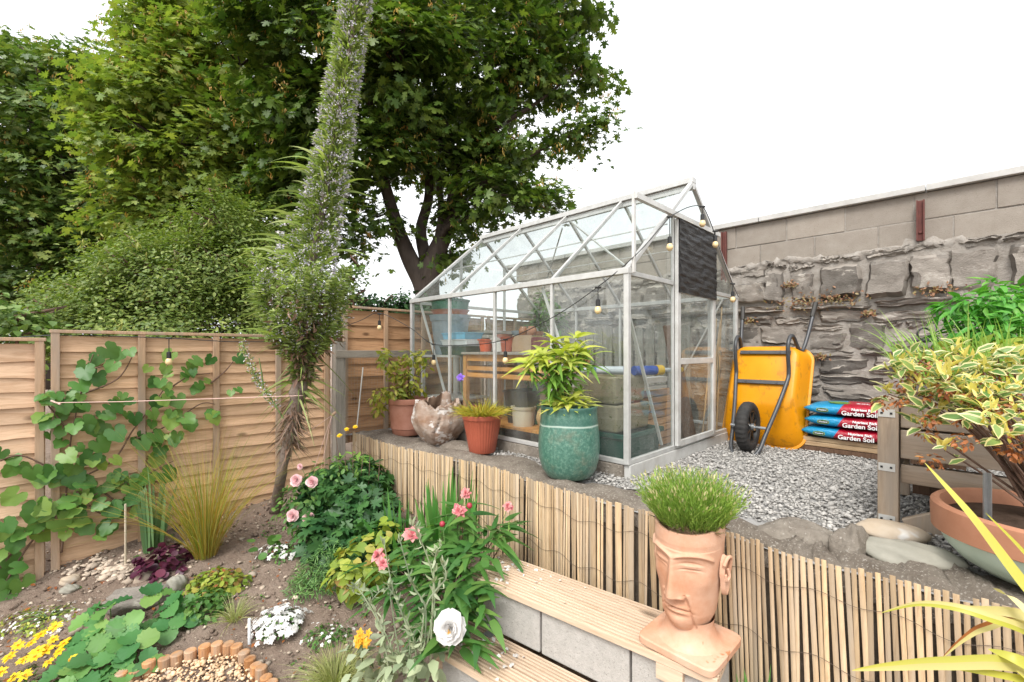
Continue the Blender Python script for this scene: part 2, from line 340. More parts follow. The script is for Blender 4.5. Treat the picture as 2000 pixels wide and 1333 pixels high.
for k_, c_ in dict(tub_green='#2b7a64', tub_grey='#8fa0a8', tub_pink='#cf7f68', tray_blue='#7cc6ea', tray_white='#e6ecee', tray_dgreen='#1d4a3a', red='#b3122a', orange='#e2602f', white='#e4e2dd', card='#b39779', maroon='#6d2730', trough='#17564a', blue='#1d4fa8', foil='#cfd6dc', yellow='#e5b92e', dgrey='#3a3733', peach='#dcb79b', hose='#3f8a66').items():
    M[k_] = plain(k_ + '_plastic', S(c_, .85), .5, 0, S(c_, .68), 6)
M['trough_stone'] = plain('lichened_stone_trough', (.20, .18, .10, 1), .95, 0, (.33, .29, .215, 1), 7, .8, .01, 50, .1, None, (26, .6, (.11, .12, .045, 1)))
# leaves
g = lambda *h, k=.92: [S(x, k) for x in h]
M['maple'] = leaf('sycamore_leaves', g('#3c5626', '#567231', '#6f8538', '#47662a', '#7f913f', k=.88), .34)
M['maple_l'] = leaf('light_sycamore_leaves', g('#637c38', '#7a8e3e', '#909c48', '#688540', '#a2aa52', k=1.06), .38)
M['maple_d'] = leaf('dark_sycamore_leaves', g('#456030', '#5a7438', '#708340', '#4d6838', '#858f4a', k=1.08), .34)
M['keys'] = leaf('sycamore_keys', g('#b3985a', '#bf8a4f', '#b5a05c', '#a8984a', k=1.1), .35)
M['privet'] = leaf('privet_leaves', g('#5f7738', '#768c44', '#8b9a50', '#546d35', '#9aa45a', k=.95), .32)
M['privet_t'] = leaf('privet_tips', g('#a8a55e', '#98a04e'), .3)
M['ivy'] = leaf('ivy_leaves', g('#1c3a20', '#2a4d28', '#3d6130', '#244424'), .15)
M['fig'] = leaf('bramble_leaves', g('#6f8f4c', '#86a35c', '#5b7a41', '#9db06e'), .3)
M['grape'] = leaf('vine_leaves', g('#4f7f3a', '#689645', '#467539', '#7ba04e', '#94b055', k=.88), .32, .4)
M['grass_o'] = leaf('pheasant_grass', g('#8c9a3a', '#a5a142', '#b88f46', '#7a9440', '#b3853c', '#c2b266', '#73903c', k=1.0), .35)
M['grass_g'] = leaf('sedge_blades', g('#a6ad6c', '#c3c48c', '#8a9a55', '#b8b37e'), .3)
M['iris'] = leaf('iris_blades', g('#4f8a46', '#66a052', '#7eb060', '#5a924c', k=1.0), .34, .4)
M['peony'] = leaf('peony_leaves', g('#3d6c36', '#4f8040', '#64934a', '#457538', '#7fa454', k=.85), .3, .35)
M['iris2'] = leaf('grey_green_blades', g('#6a8f62', '#7da070', '#5b8056', k=.95), .3)
M['heuch'] = leaf('heuchera_leaves', g('#4a2136', '#5e2a45', '#3a1a2c', '#7a3a52'), .15, .4)
M['straw'] = leaf('strawberry_leaves', g('#477f48', '#5a9050', '#78a657', '#3d7042', '#8aae5c', k=.85), .28, .5)
M['green'] = leaf('garden_leaves', g('#3f6b34', '#54803d', '#6b9448', '#375f30', '#80a352'), .3)
M['dkgreen'] = leaf('dark_garden_leaves', g('#2c5530', '#3d683a', '#4f7a42', '#264a2a'), .25)
M['limegreen'] = leaf('lime_leaves', g('#88a03c', '#a3b24a', '#6f8c38', '#b8bf5a', '#9f7f4a'), .3)
M['rosemary'] = leaf('rosemary_needles', g('#4f7a44', '#648f4c', '#7ba25a', '#3f6a3a'), .2)
M['lav'] = leaf('lavender_spikes', g('#7a9c40', '#90b04e', '#688c3a', '#a5bd62', '#86a548', k=.95), .3)
M['lavtip'] = leaf('lavender_buds', g('#c8c690', '#b9ae80', '#ddd5aa', k=1.0), .25)
M['lavdry'] = leaf('lavender_base', g('#6f6248', '#8a7a5c', '#4f5a30'), .1)
M['silver'] = leaf('silver_leaves', g('#9aa886', '#b2bb9c', '#86977a', '#c3c8ae'), .2, .8)
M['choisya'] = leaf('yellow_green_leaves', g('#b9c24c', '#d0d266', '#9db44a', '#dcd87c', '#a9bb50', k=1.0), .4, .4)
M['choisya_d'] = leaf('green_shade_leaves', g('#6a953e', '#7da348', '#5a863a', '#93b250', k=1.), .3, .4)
M['yshrub'] = leaf('yellowish_shrub_leaves', g('#929f42', '#b2b04c', '#758e3c', '#c8ba5c', '#849844', k=1.05), .36)
M['moss'] = leaf('yellow_tuft', g('#b3ac3c', '#cabb4a', '#98a038', '#c9a94a', '#a9b344'), .3)
M['varg'] = leaf('variegated_centre', g('#6f9150', '#86a35c', '#5e8446', '#9fb263'), .25)
M['varc'] = leaf('variegated_margin', g('#e6dca0', '#efe7bd', '#dccf80', k=.9), .3)
M['dry'] = leaf('dried_flowers', g('#9a5a34', '#b06c3c', '#7f4527', '#c08850'), .15)
M['bright'] = leaf('bright_green_leaves', g('#4f9a3a', '#69b046', '#3f8232', '#84bf55'), .35)
M['phorm'] = leaf('yellow_striped_blades', g('#c8c24a', '#b5b440', '#d8cf6a', '#a3ad3a'), .25, .4)
M['phormc'] = leaf('cream_striped_blades', g('#e2d7a0', '#d9cc86', '#c9c07a'), .25, .4)
M['echleaf'] = leaf('echium_leaves', g('#879c50', '#9db063', '#71884a', '#b3bc80', '#627c42', k=1.0), .34)
M['echdry'] = leaf('echium_dry_leaves', g('#8a6a5c', '#a08474', '#6e584a', '#5c6a44'), .2)
M['echflo'] = leaf('echium_florets', [S(x, 1.0) for x in ('#c6c3d2', '#d8d4dc', '#b3b0c8', '#e8e3e6', '#dccfd4')], .2, big=0, tc=(1, 1, 1, 1))
M['pinkp'] = leaf('pink_petals', [S('#f6cdd0', .9), S('#f9dcdb', .9), S('#f2bcc2', .9)], .35, big=0, tc=(1, .9, .92, 1))
M['pink2'] = leaf('coral_petals', [S('#e58e92', .85), S('#f0b3ac', .85), S('#d86f7c', .85)], .3, big=0, tc=(1, .9, .9, 1))
M['whitep'] = leaf('white_petals', [S('#fbfaf8', .92), S('#f6f4f1', .92), S('#ffffff', .9)], .35, big=0, tc=(1, 1, 1, 1))
M['yellowp'] = leaf('yellow_petals', [S('#f6cf1c', .9), S('#ffd92e', .9), S('#f0b614', .9)], .25, big=0, tc=(1, 1, 1, 1))
M['orangep'] = leaf('orange_petals', [S('#efaa2a', .9), S('#f5c03c', .9)], .25, big=0)
M['purplep'] = leaf('purple_petals', [S('#8a63d8', .9), S('#a27fe6', .9)], .3, big=0, tc=(1, 1, 1, 1))
M['sedum'] = leaf('stonecrop', g('#96664a', '#a98263', '#80543f', '#a8966a', '#8f8458', k=.85), .15)
# ---------------------------------------------------------------- ground, terrace, retaining edge
def soil_sheet():
    # fine sheet near the bed, coarse out to the horizon
    mb = MB(); xs = np.linspace(-5.2, 3.2, 170); ys = np.linspace(.3, 5.2, 110); vs = []
    for y in ys:
        for x in xs:
            n = .012 * math.sin(19 * x + 3 * math.sin(11 * y)) * math.sin(23 * y + 2 * math.sin(13 * x)) + rng.normal() * .004
            vs.append((x, y, ground(x, y) + n))
    nx = len(xs); mb.add(vs, [(j * nx + i, j * nx + i + 1, (j + 1) * nx + i + 1, (j + 1) * nx + i) for j in range(len(ys) - 1) for i in range(nx - 1)])
    o = mb.build('soil_bed', M['soil'], smooth=True); props(o, 'bare brown garden soil of the flower bed', kind='structure')
    mb = MB(); mb.add([(-600, -600, -1.95), (600, -600, -1.95), (600, 600, -1.95), (-600, 600, -1.95)], [(0, 1, 2, 3)])
    props(mb.build('ground', M['soil']), 'earth beyond the garden', kind='structure')
soil_sheet()
E = [PZ(u, v, -.80) for u, v in ((692, 846), (760, 869), (850, 889), (950, 911), (1050, 943), (1150, 971), (1260, 1000), (1430, 1044), (1530, 1078), (1600, 1098), (1700, 1121), (1850, 1160), (2000, 1196))]
E.append(E[-1] + Vector((.25, -.28, 0))); E.append(E[-1] + Vector((.3, -.32, 0)))
EP = smooth_path(E, 8)
def inward(i):
    t = EP[min(i + 1, len(EP) - 1)] - EP[max(i - 1, 0)]; return Vector((-t.y, t.x, 0)).normalized()
mb = MB(); far = [W(2.3, -3.6), W(2.3, 2.8), W(-.75, 2.8)]
ring = [Vector((p.x, p.y, T - .012)) + inward(i) * .02 for i, p in enumerate(EP)] + [Vector((q.x, q.y, T - .012)) for q in far]
mb.add(ring, [tuple(range(len(ring)))])
o = mb.build('gravel_terrace', M['gravelbed']); props(o, 'raised terrace bed under the loose gravel', kind='structure')
# retaining wall with concrete kerb
rw = thing('retaining_wall', 'low curved retaining wall with rough mossy concrete kerb behind the bamboo screen', 'wall')
mb = MB(); n = len(EP)
vs = []
for i, p in enumerate(EP):
    q = p + inward(i) * .03; vs += [(q.x, q.y, -2.0), (q.x, q.y, T - .03)]
mb.add(vs, [(2 * i, 2 * i + 2, 2 * i + 3, 2 * i + 1) for i in range(n - 1)]); mb.build('wall_face', M['darkwall'], rw, world=True)
mb = MB(); prof = [(.025, -.10), (.03, -.02), (.05, .008), (.09, .018), (.14, .02), (.20, .016), (.26, .008), (.31, -.005), (.35, -.04)]
PP = smooth_path(E, 22); vs = []
for i, p in enumerate(PP):
    t = PP[min(i + 1, len(PP) - 1)] - PP[max(i - 1, 0)]; nn = Vector((-t.y, t.x, 0)).normalized()
    for j, (o_, z) in enumerate(prof):
        q = p + nn * (o_ * (1.05 + .25 * math.sin(i * .11)) if j > 3 else o_); hz = z + .012 * math.sin(i * .31 + j) + rng.normal() * .003
        vs.append((q.x, q.y, T + hz))
k = len(prof); mb.add(vs, [(i * k + j, (i + 1) * k + j, (i + 1) * k + j + 1, i * k + j + 1) for i in range(len(PP) - 1) for j in range(k - 1)])
mb.build('kerb', M['concrete'], rw, smooth=True, world=True)
def rock(name, label, c, r, mat, rz=0, nz=.12, cat='stone', flat=.0, seed=0, parent=None, tilt=0, pw=2.0):
    rg = np.random.default_rng(seed); mb = MB(); nu, nv = 36, 22; ph = rg.uniform(0, 6, 6); vs = []
    for j in range(nv + 1):
        for i in range(nu):
            a = 2 * math.pi * i / nu; b = math.pi * j / nv - math.pi / 2
            d = Vector((math.copysign(abs(math.cos(a)) ** (2 / pw), math.cos(a)) * math.cos(b) ** .8 if math.cos(b) > 0 else 0, math.copysign(abs(math.sin(a)) ** (2 / pw), math.sin(a)) * (max(0, math.cos(b)) ** .8), math.sin(b)))
            k = 1 + nz * (math.sin(2 * d.x * 2 + ph[0]) * math.cos(3 * d.y + ph[1]) + .5 * math.sin(5 * d.z + 4 * d.x + ph[2]) + .35 * math.sin(9 * d.y + 7 * d.x + ph[3]) + .2 * math.sin(17 * d.x + 13 * d.z + ph[4]))
            z = d.z * r[2] * k
            vs.append((d.x * r[0] * k, d.y * r[1] * k, max(z, -r[2] * (1 - flat))))
    mb.add(vs, [(j * nu + i, j * nu + (i + 1) % nu, (j + 1) * nu + (i + 1) % nu, (j + 1) * nu + i) for j in range(nv) for i in range(nu)])
    o = mb.build(name, mat, parent, smooth=True); o.location = c; o.rotation_euler = (tilt, 0, rz)
    if label: props(o, label, cat)
    return o
EDGE_RZ = math.atan2(-.614, .789)
rock('kerb_stone', 'half round mossy concrete edging stone in front of the red ribbed pot', P(905, 885, 3.72), (.30, .13, .085), M['concrete'], EDGE_RZ, .07, 'kerb stone', seed=3, pw=2.6)
rock('kerb_boulder', 'large rough domed concrete lump on the kerb beside the two cobbles', P(1590, 1085, 1.86) + Vector((0, .07, -.0)), (.20, .115, .105), M['concrete2'], EDGE_RZ + .15, .07, 'kerb stone', seed=9, pw=2.8)
rock('broken_kerb_stone', 'upright broken concrete piece leaning on the domed kerb lump', P(1662, 1075, 1.80), (.055, .10, .095), M['concrete2'], EDGE_RZ - .35, .10, 'kerb stone', seed=12, pw=3)
rock('cobble', 'smooth grey green cobble lying on the kerb below the tan one', P(1768, 1087, 1.72), (.165, .085, .05), M['rock_g'], EDGE_RZ + .1, .10, 'cobble', seed=5, tilt=.12)
rock('cobble', 'rounded tan cobble with a white patch lying beside the planter post', P(1742, 1040, 1.92), (.125, .085, .042), M['rock_t'], EDGE_RZ + .25, .06, 'cobble', seed=7)
# loose gravel
ICO = None
def ico_tpl(mi=0):
    import bmesh
    bm = bmesh.new(); bmesh.ops.create_icosphere(bm, subdivisions=1, radius=1); v = [tuple(x.co) for x in bm.verts]; f = [tuple(x.index for x in q.verts) for q in bm.faces]; bm.free(); return (v, f, [mi] * len(f))
ICO = ico_tpl()
def pebbles(name, pos, size, mat, label, flat=.5, smooth=False, kind='stuff', jit=.25):
    n = len(pos); tv = np.array(ICO[0]); sc3 = np.stack([size * rng.uniform(.7, 1.35, n), size * rng.uniform(.55, 1.0, n), size * rng.uniform(flat * .6, flat * 1.3, n)], 1)
    v = tv[None] * (1 + rng.normal(size=(n, len(tv), 1)) * jit * .6) * sc3[:, None, :]
    a = rng.uniform(0, 6.28, n); t = rng.normal(size=n) * .24; nn = np.stack([np.sin(t) * np.cos(a * 3), np.sin(t) * np.sin(a * 3), np.cos(t)], 1)
    d = np.stack([np.cos(a), np.sin(a), 0 * a], 1); Rm = frames(d - nn * (d * nn).sum(1, keepdims=True), nn)
    v = np.einsum('nij,nkj->nki', Rm, v) + pos[:, None, :]
    o = npmesh(name, [(v, ICO[1], 0)], mat, smooth=smooth); return props(o, label, kind=kind)
def in_poly(x, y, poly):
    c = np.zeros(len(x), bool); j = len(poly) - 1
    for i in range(len(poly)):
        xi, yi, xj, yj = poly[i].x, poly[i].y, poly[j].x, poly[j].y
        c ^= ((yi > y) != (yj > y)) & (x < (xj - xi) * (y - yi) / (yj - yi + 1e-12) + xi); j = i
    return c
def scatter_poly(poly, n):
    xs = [p.x for p in poly]; ys = [p.y for p in poly]
    x = rng.uniform(min(xs), max(xs), n); y = rng.uniform(min(ys), max(ys), n); k = in_poly(x, y, poly); return x[k], y[k]
inner = [p + inward(i) * .30 for i, p in enumerate(EP)]
poly = [p for p in inner[16:]] + [W(2.24, -3), W(2.24, -.0), W(1.96, -.02), W(0, -.03)] + [W(-.03, 1.5)]
x, y = scatter_poly(poly, 84000); k = (y > .9); x, y = x[k], y[k]
pos = np.stack([x, y, np.full(len(x), T - .004) + rng.uniform(-.008, .014, len(x))], 1)
pebbles('loose_gravel', pos, np.exp(rng.normal(size=len(x)) * .35) * .0082, M['pebble'], 'loose grey gravel covering the terrace')
# soil chips and clods
x = rng.uniform(-3.6, .3, 5200); y = rng.uniform(1.9, 4.3, 5200)
z = np.array([ground(a, b) for a, b in zip(x, y)]); s = np.exp(rng.normal(size=len(x)) * .55) * .0065
k = rng.uniform(size=len(x)) < .62
pebbles('soil_crumbs', np.stack([x, y, z + .006], 1)[k], s[k] * 1.2, M['soil'], 'crumbs of brown soil', .7)
pebbles('stone_chips', np.stack([x, y, z + .008], 1)[~k], s[~k], M['chip'], 'small stone chips scattered over the soil', .6)
pp = np.array([GP(u, v) for u, v in zip(rng.normal(215, 45, 170), rng.normal(1112, 14, 170))]); pebbles('stone_scatter', pp + [0, 0, .008], np.exp(rng.normal(size=170) * .4) * .017, M['chip'], 'paler stones gathered on the soil along the fence')
x = rng.uniform(-3.4, .0, 620); y = rng.uniform(2.0, 4.2, 620); z = np.array([ground(a, b) for a, b in zip(x, y)]) + .012; nr = unit(rdir(620) * .45 + [0, 0, 1])
props(npmesh('leaf_litter', [inst(OVAL, np.stack([x, y, z], 1), frames(np.cross(nr, rdir(620)), nr), rng.uniform(.012, .035, 620))], M['dry']), 'dry brown leaf bits littering the soil', kind='stuff')
x = rng.uniform(-3.2, -.2, 90); y = rng.uniform(2.2, 4.0, 90); sd_ = np.repeat(np.stack([x, y, np.array([ground(a, b) for a, b in zip(x, y)]) + .01], 1), 7, 0); nr = unit(rdir(630) * .6 + [0, 0, 1])
props(npmesh('weed_seedlings', [inst(OVAL, sd_ + rng.normal(size=(630, 3)) * [.012, .012, .004], frames(np.cross(nr, rdir(630)), nr), rng.uniform(.012, .028, 630))], M['green']), 'tiny green weed seedlings dotted over the soil', kind='stuff')
rock('garden_stone', 'dark grey stone on the soil before the fence foot', GP(135, 1156, .015), (.05, .035, .025), M['rock_g'], .3, .1, seed=21)
rock('garden_stone', 'pale pinkish stone on the soil near the fence post', GP(137, 1138, .015), (.05, .035, .03), M['rock_t'], .9, .1, seed=22)
rock('garden_stone', 'weathered brown rock half buried behind the strawberry leaves', GP(268, 1178, .02), (.17, .10, .07), M['stone'], .4, .12, seed=23)
rock('garden_stone', 'rounded grey stone with pale veins behind the strawberry leaves', GP(345, 1150, .03), (.05, .045, .05), M['rock_g'], .4, .1, seed=24)
# ---------------------------------------------------------------- bamboo screen
rs = thing('bamboo_screen', 'split bamboo reed screen wired along the curved terrace edge', 'screen')
mb = MB(); d = 0; seg = [(EP[i + 1] - EP[i]).length for i in range(len(EP) - 1)]; cum = np.concatenate([[0], np.cumsum(seg)]); tot = cum[-1]
def ep_at(d):
    i = min(max(0, int(np.searchsorted(cum, d) - 1)), len(seg) - 1); return EP[i].lerp(EP[i + 1], (d - cum[i]) / seg[i]), (EP[i + 1] - EP[i]).normalized()
d = 0.0
while d < tot:
    p, t = ep_at(d); f = d / tot
    wd = rng.uniform(.010, .020) if f < .62 else rng.uniform(.0145, .0185)
    if f < .62 and rng.uniform() < .06: wd = .034
    gap = (rng.uniform(-.001, .004) if f < .62 else rng.uniform(.003, .008)) if rng.uniform() > .04 else .016
    nn = Vector((-t.y, t.x, 0)); c = p - nn * (.012 + rng.uniform(0, .006)); top = T + .022 + rng.normal() * .004 - (.012 if rng.uniform() < .06 else 0); bot = -1.85
    lean = t * rng.normal() * .010 + t * (.035 if f > .6 else 0); ring = []
    th = wd * .20
    for zz, sh in ((bot, lean), (bot * .5 + top * .5, lean * .5 + nn * rng.normal() * .002), (top, Vector())):
        ring.append([Vector((0, 0, zz)) + Vector((c.x, c.y, 0)) + sh + t * (wd / 2 * a) - nn * (th * b) for a, b in ((-1, -.3), (-.9, .35), (-.45, .8), (.0, 1), (.45, .8), (.9, .35), (1, -.3))])
    mb.loft(ring); d += wd + gap
mb.build('slats', M['reed'], rs, smooth=False, world=True)
mb = MB()
for zz, am in ((T - .11, .012), (T - .36, .016)):
    pts = []
    for i in range(0, 260):
        p, t = ep_at(tot * i / 260); nn = Vector((-t.y, t.x, 0)); pts.append(p - nn * .0245 + Vector((0, 0, zz - p.z + am * math.sin(i * .5) + .01 * math.sin(i * .17))))
    mb.tube(pts, .0011, 4)
mb.build('wire', M['wire'], rs, world=True)
# ---------------------------------------------------------------- timber fences (local x along the panel, y away from the garden)
def slat_panel(name, label, q, p0, p1, z0, z1, bat, mat, nb, capw=.05, seed=1, group=None, wav=.0024, yoff=0):
    rg = np.random.default_rng(seed); L = p1 - p0
    root = thing(name, label, 'fence', W(p0, q + yoff, 0), TH, group); mb = MB(); hb = (z1 - z0 - .04) / nb; ns = 30
    for b in range(nb):
        zl = z0 + b * hb; zu = zl + hb + .018; ph = rg.uniform(0, 6, 4); am = wav * rg.uniform(.3, 1.6); rings = []
        for i in range(ns + 1):
            x = L * i / ns; wv = am * (math.sin(x * 5 + ph[0]) + .6 * math.sin(x * 13 + ph[1]) + .3 * math.sin(x * 31 + ph[2]))
            yl, yu = -.012, .006
            rings.append([Vector((x, yl, zl + wv)), Vector((x, yl + .010, zl + wv)), Vector((x, yu + .008, zu)), Vector((x, yu, zu))])
        mb.loft(rings)
    mb.build('boards', mat, root)
    for x in bat:
        m2 = MB(); m2.box((x, -.026, (z0 + z1) / 2), (.042, .026, z1 - z0 - .01)); m2.build('batten', M['fencebat'], root, bevel=.002)
    m3 = MB(); m3.box((L / 2, -.012, z1 + .006), (L + .01, capw + .012, .022)); m3.build('capping', M['fencebat'], root, bevel=.003)
    return root
slat_panel('timber_fence', 'long larch lap fence panel behind the echium and most of the vine', 2.73, -2.60, -.755, -.86, .93, [.022, .46, .92, 1.38, 1.80], M['fence'], 20, seed=4)
slat_panel('timber_fence', 'paler lap fence panel with wavy boards at the left edge', 2.73, -4.5, -2.625, -.92, .875, [.02, .6, 1.2, 1.85], M['fence_pale'], 18, seed=7, wav=.006)
slat_panel('timber_fence', 'taller reddish fence panel beyond the wire netting beside the greenhouse', 2.78, -.62, 1.22, -.1, 1.235, [.022, .46, .92, 1.38, 1.8], M['fence_red'], 10, seed=9)
slat_panel('timber_fence', 'reddish fence panel seen through the back of the greenhouse', 2.78, 1.26, 2.28, -.1, 1.235, [.022, .5, .98], M['fence_red'], 10, seed=10)
mb = MB(); mb.box((0, 0, .08), (.07, .07, 1.9)); o = mb.build('fence_post', M['rust'], bevel=.004); o.location = W(-.66, 2.80, 0); o.rotation_euler.z = TH
M['postdark'] = wood('dark_brown_post', (.12, .07, .045, 1), (.06, .035, .02, 1), 2, knots=False); o.data.materials[0] = M['postdark']
props(o, 'dark brown fence post behind the grey netting post', 'fence post')
# grey post, rail and wire netting
wn = thing('wire_netting', 'square wire netting on a grey timber post and rail before the reddish fence', 'netting', W(-.70, 2.66, 0), TH)
mb = MB(); mb.box((.0, 0, .02), (.10, .07, 1.75)); mb.build('post', M['greywood'], wn, bevel=.004)
mb = MB(); mb.box((.48, -.03, .775), (1.06, .03, .07)); mb.build('rail', wood('grey_rail', (.36, .32, .27, 1), (.22, .19, .16, 1), 0, knots=False), wn, bevel=.003)
mb = MB()
for i in range(34): mb.box((-.05 + .03 * i, -.048, .385), (.0009, .0009, .77))
for i in range(26): mb.box((.45, -.050, .01 + .03 * i), (1.02, .0009, .0009))
mb.build('mesh', M['greywood'], wn)
mb = MB(); mb.tube([P(697, 835, 4.25), P(709, 718, 4.33)], .006, 6); props(mb.build('garden_cane', M['white']), 'thin white cane standing against the wire netting', 'cane')
mb = MB(); mb.tube([GP(245, 1105), P(245, 985, 2.98)], .006, 6); props(mb.build('garden_cane', M['cream']), 'short pale cane standing at the fence foot under the vine', 'cane')
mb = MB(); mb.tube([GP(487, 1258, 0), GP(487, 1258, .135)], .008, 8); props(mb.build('garden_cane', M['clearrod']), 'clear plastic rod stuck in the soil by the white candytuft', 'rod')
# ---------------------------------------------------------------- stone wall (local x runs towards the greenhouse end, y out of the wall)
sw = thing('garden_wall', 'old slate rubble wall topped with concrete blocks and pale coping', 'wall', W(2.30, -3.4, 0), TH + math.pi / 2)
LW = 6.4                                      # local x -> +q ; local y -> -p (towards the viewer)
mb = MB(); mb.box((LW / 2, -.146, .76), (LW, .30, 1.79)); mb.build('mortar', M['mortar'], sw)
def stone(mb, x0, x1, z0, z1, y, rg, nu=11, nv=8):
    """one roughly squared stone: flat broken face, chipped edges, irregular outline"""
    ph = rg.uniform(0, 6, 8); wx, wz = (x1 - x0) / 2, (z1 - z0) / 2; cx, cz = (x0 + x1) / 2, (z0 + z1) / 2; tx, tz = rg.normal(size=2) * .012
    cj = rg.normal(size=(4, 2)) * [min(.022, wx * .16), min(.014, wz * .2)]; vs = []
    for j in range(nv + 1):
        for i in range(nu + 1):
            s, t = 2 * i / nu - 1, 2 * j / nv - 1; k = [(1 - s) * (1 - t) / 4, (1 + s) * (1 - t) / 4, (1 + s) * (1 + t) / 4, (1 - s) * (1 + t) / 4]
            rim = max(abs(s), abs(t)); edge = max(0, rim - .80) / .20; cor = max(0, abs(s) + abs(t) - 1.62) * .10
            px = rg.normal() * .002 + cx + s * (wx - cor * wx) + sum(a * c[0] for a, c in zip(k, cj)) + .006 * math.sin(5 * t + ph[3]) + .004 * math.sin(11 * t + ph[6])
            pz = rg.normal() * .002 + cz + t * (wz - cor * wz) + sum(a * c[1] for a, c in zip(k, cj)) + .005 * math.sin(6 * s + ph[4]) + .003 * math.sin(13 * s + ph[7])
            yy = y + tx * s + tz * t + .006 * math.sin(3 * s + ph[0]) * math.cos(3 * t + ph[1]) + .004 * math.sin(7 * t + ph[5] + 2 * s) + rg.normal() * .0038 - edge ** 2 * (.010 + .2 * y)
            vs.append((px, yy if not (i in (0, nu) or j in (0, nv)) else -.012, pz))
    n = nu + 1; mb.add(vs, [(b * n + a, b * n + a + 1, (b + 1) * n + a + 1, (b + 1) * n + a) for b in range(nv) for a in range(nu)])
rg = np.random.default_rng(17); mb = MB()
rows = [(-.03, .13), (.13, .32), (.32, .38), (.38, .60), (.60, .77), (.77, .83), (.83, 1.06), (1.06, 1.17)]
for z0, z1 in rows:
    x = -.2 + rg.uniform(0, .2)
    while x < LW:
        h = z1 - z0; wd = rg.uniform(.16, .30) + (rg.uniform(0, .28) if h < .2 else rg.uniform(0, .2)); gp = rg.uniform(.004, .018)
        if h > .15 and rg.uniform() < .55:
            zm = z0 + h * rg.uniform(.35, .65); stone(mb, x, x + wd, z0, zm - .008, rg.uniform(.010, .030), rg)
            if rg.uniform() < .5: stone(mb, x, x + wd, zm + .008, z1 - .01, rg.uniform(.010, .030), rg)
            else:
                xm = x + wd * rg.uniform(.35, .65); stone(mb, x, xm - .008, zm + .006, z1 - .01, rg.uniform(.010, .030), rg); stone(mb, xm + .008, x + wd, zm + .006, z1 - .01, rg.uniform(.010, .034), rg)
        else: stone(mb, x, x + wd, z0 + rg.normal() * .016, z1 - .010 + rg.normal() * .016, rg.uniform(.010, .034), rg)
        x += wd + gp
x = -.1                                       # thin ledge course, then the row of upright blocks
while x < LW:
    wd = rg.uniform(.3, .75); stone(mb, x, x + wd, 1.175, 1.235 + rg.normal() * .008, rg.uniform(.05, .10), rg); x += wd + .01
x = -.1
while x < LW:
    wd = rg.uniform(.17, .31); zt = 1.57 + rg.normal() * .03; zb = 1.25 + abs(rg.normal()) * .015; stone(mb, x, x + wd, zb, zt, rg.uniform(.03, .085), rg)
    if rg.uniform() < .5: stone(mb, x, x + wd, zt + .02, 1.66, rg.uniform(.01, .03), rg)
    else:
        stone(mb, x, x + wd * .5, zt + .015, 1.62, rg.uniform(.01, .03), rg); stone(mb, x + wd * .52, x + wd, zt + .01, 1.66, rg.uniform(.01, .03), rg)
    x += wd + rg.uniform(.006, .035)
o = mb.build('rubble_stones', M['stone'], sw, smooth=True); es = o.modifiers.new('split', 'EDGE_SPLIT'); es.split_angle = R_(24)
mb = MB(); vs = []                             # lumpy mortar fillet under the blocks
for i in range(200):
    for j, (yy, zz) in enumerate(((.0, 1.60), (.016, 1.625), (.016, 1.655), (-.012, 1.675))):
        vs.append((LW * i / 199, yy + rg.normal() * .010, zz + .02 * math.sin(i * .21) + rg.normal() * .010))
mb.add(vs, [(i * 4 + j, i * 4 + 4 + j, i * 4 + 5 + j, i * 4 + 1 + j) for i in range(199) for j in range(3)]); mb.build('mortar_fillet', M['mortar'], sw, smooth=True)
mb = MB(); m2 = MB()
for r_, (z0, z1) in enumerate(((1.655, 1.845), (1.855, 2.065))):
    x = -.35 + .225 * r_ + .05
    while x < LW:
        mb.box((x + .22, -.135 + rg.normal() * .002, (z0 + z1) / 2), (.44, .25, z1 - z0)); x += .45
mb.build('block_courses', M['cinder'], sw, bevel=.004)
m2.box((LW / 2, -.135, 1.855), (LW, .236, .42)); m2.build('block_mortar', M['mortar'], sw)
mb = MB(); x = -.3
while x < LW: mb.box((x + .6, -.125, 2.095), (1.194, .32, .05)); x += 1.2
mb.build('coping', M['coping'], sw, bevel=.004)
def wall_pt(u, z, off=0.0):                    # point on the wall face at image column u, height z above the terrace
    k = (u - 1000) / F; n_ = A.x * k + A.y; Y = (G.x * A.x + G.y * A.y + 2.30 - off) / n_
    return Vector((k * Y, Y, T + z))
for u, z0, z1, lb in ((1798, 1.68, 2.0, 'rusty red steel post stub bolted to the blocks nearer the planter'), (1415, 1.50, 2.03, 'dark red steel upright on the blocks right beside the greenhouse')):
    r = thing('steel_bracket', lb, 'bracket', wall_pt(u, 0, .02), TH + math.pi / 2); mb = MB(); mb.box((0, .0, (z0 + z1) / 2), (.05, .012, z1 - z0)); mb.box((-.02, .018, (z0 + z1) / 2), (.008, .03, z1 - z0)); mb.box((.02, .018, (z0 + z1) / 2), (.008, .03, z1 - z0)); mb.build('channel', M['rust'], r, bevel=.002)
    mb = MB(); mb.lathe([(.0, 0), (.012, 0), (.012, .008), (0, .008)], 6, (0, 0, 0)); b_ = mb.build('bolt', M['rust'], r); b_.location = (0, .008, z0 + .07); b_.rotation_euler = (-math.pi / 2, 0, 0)
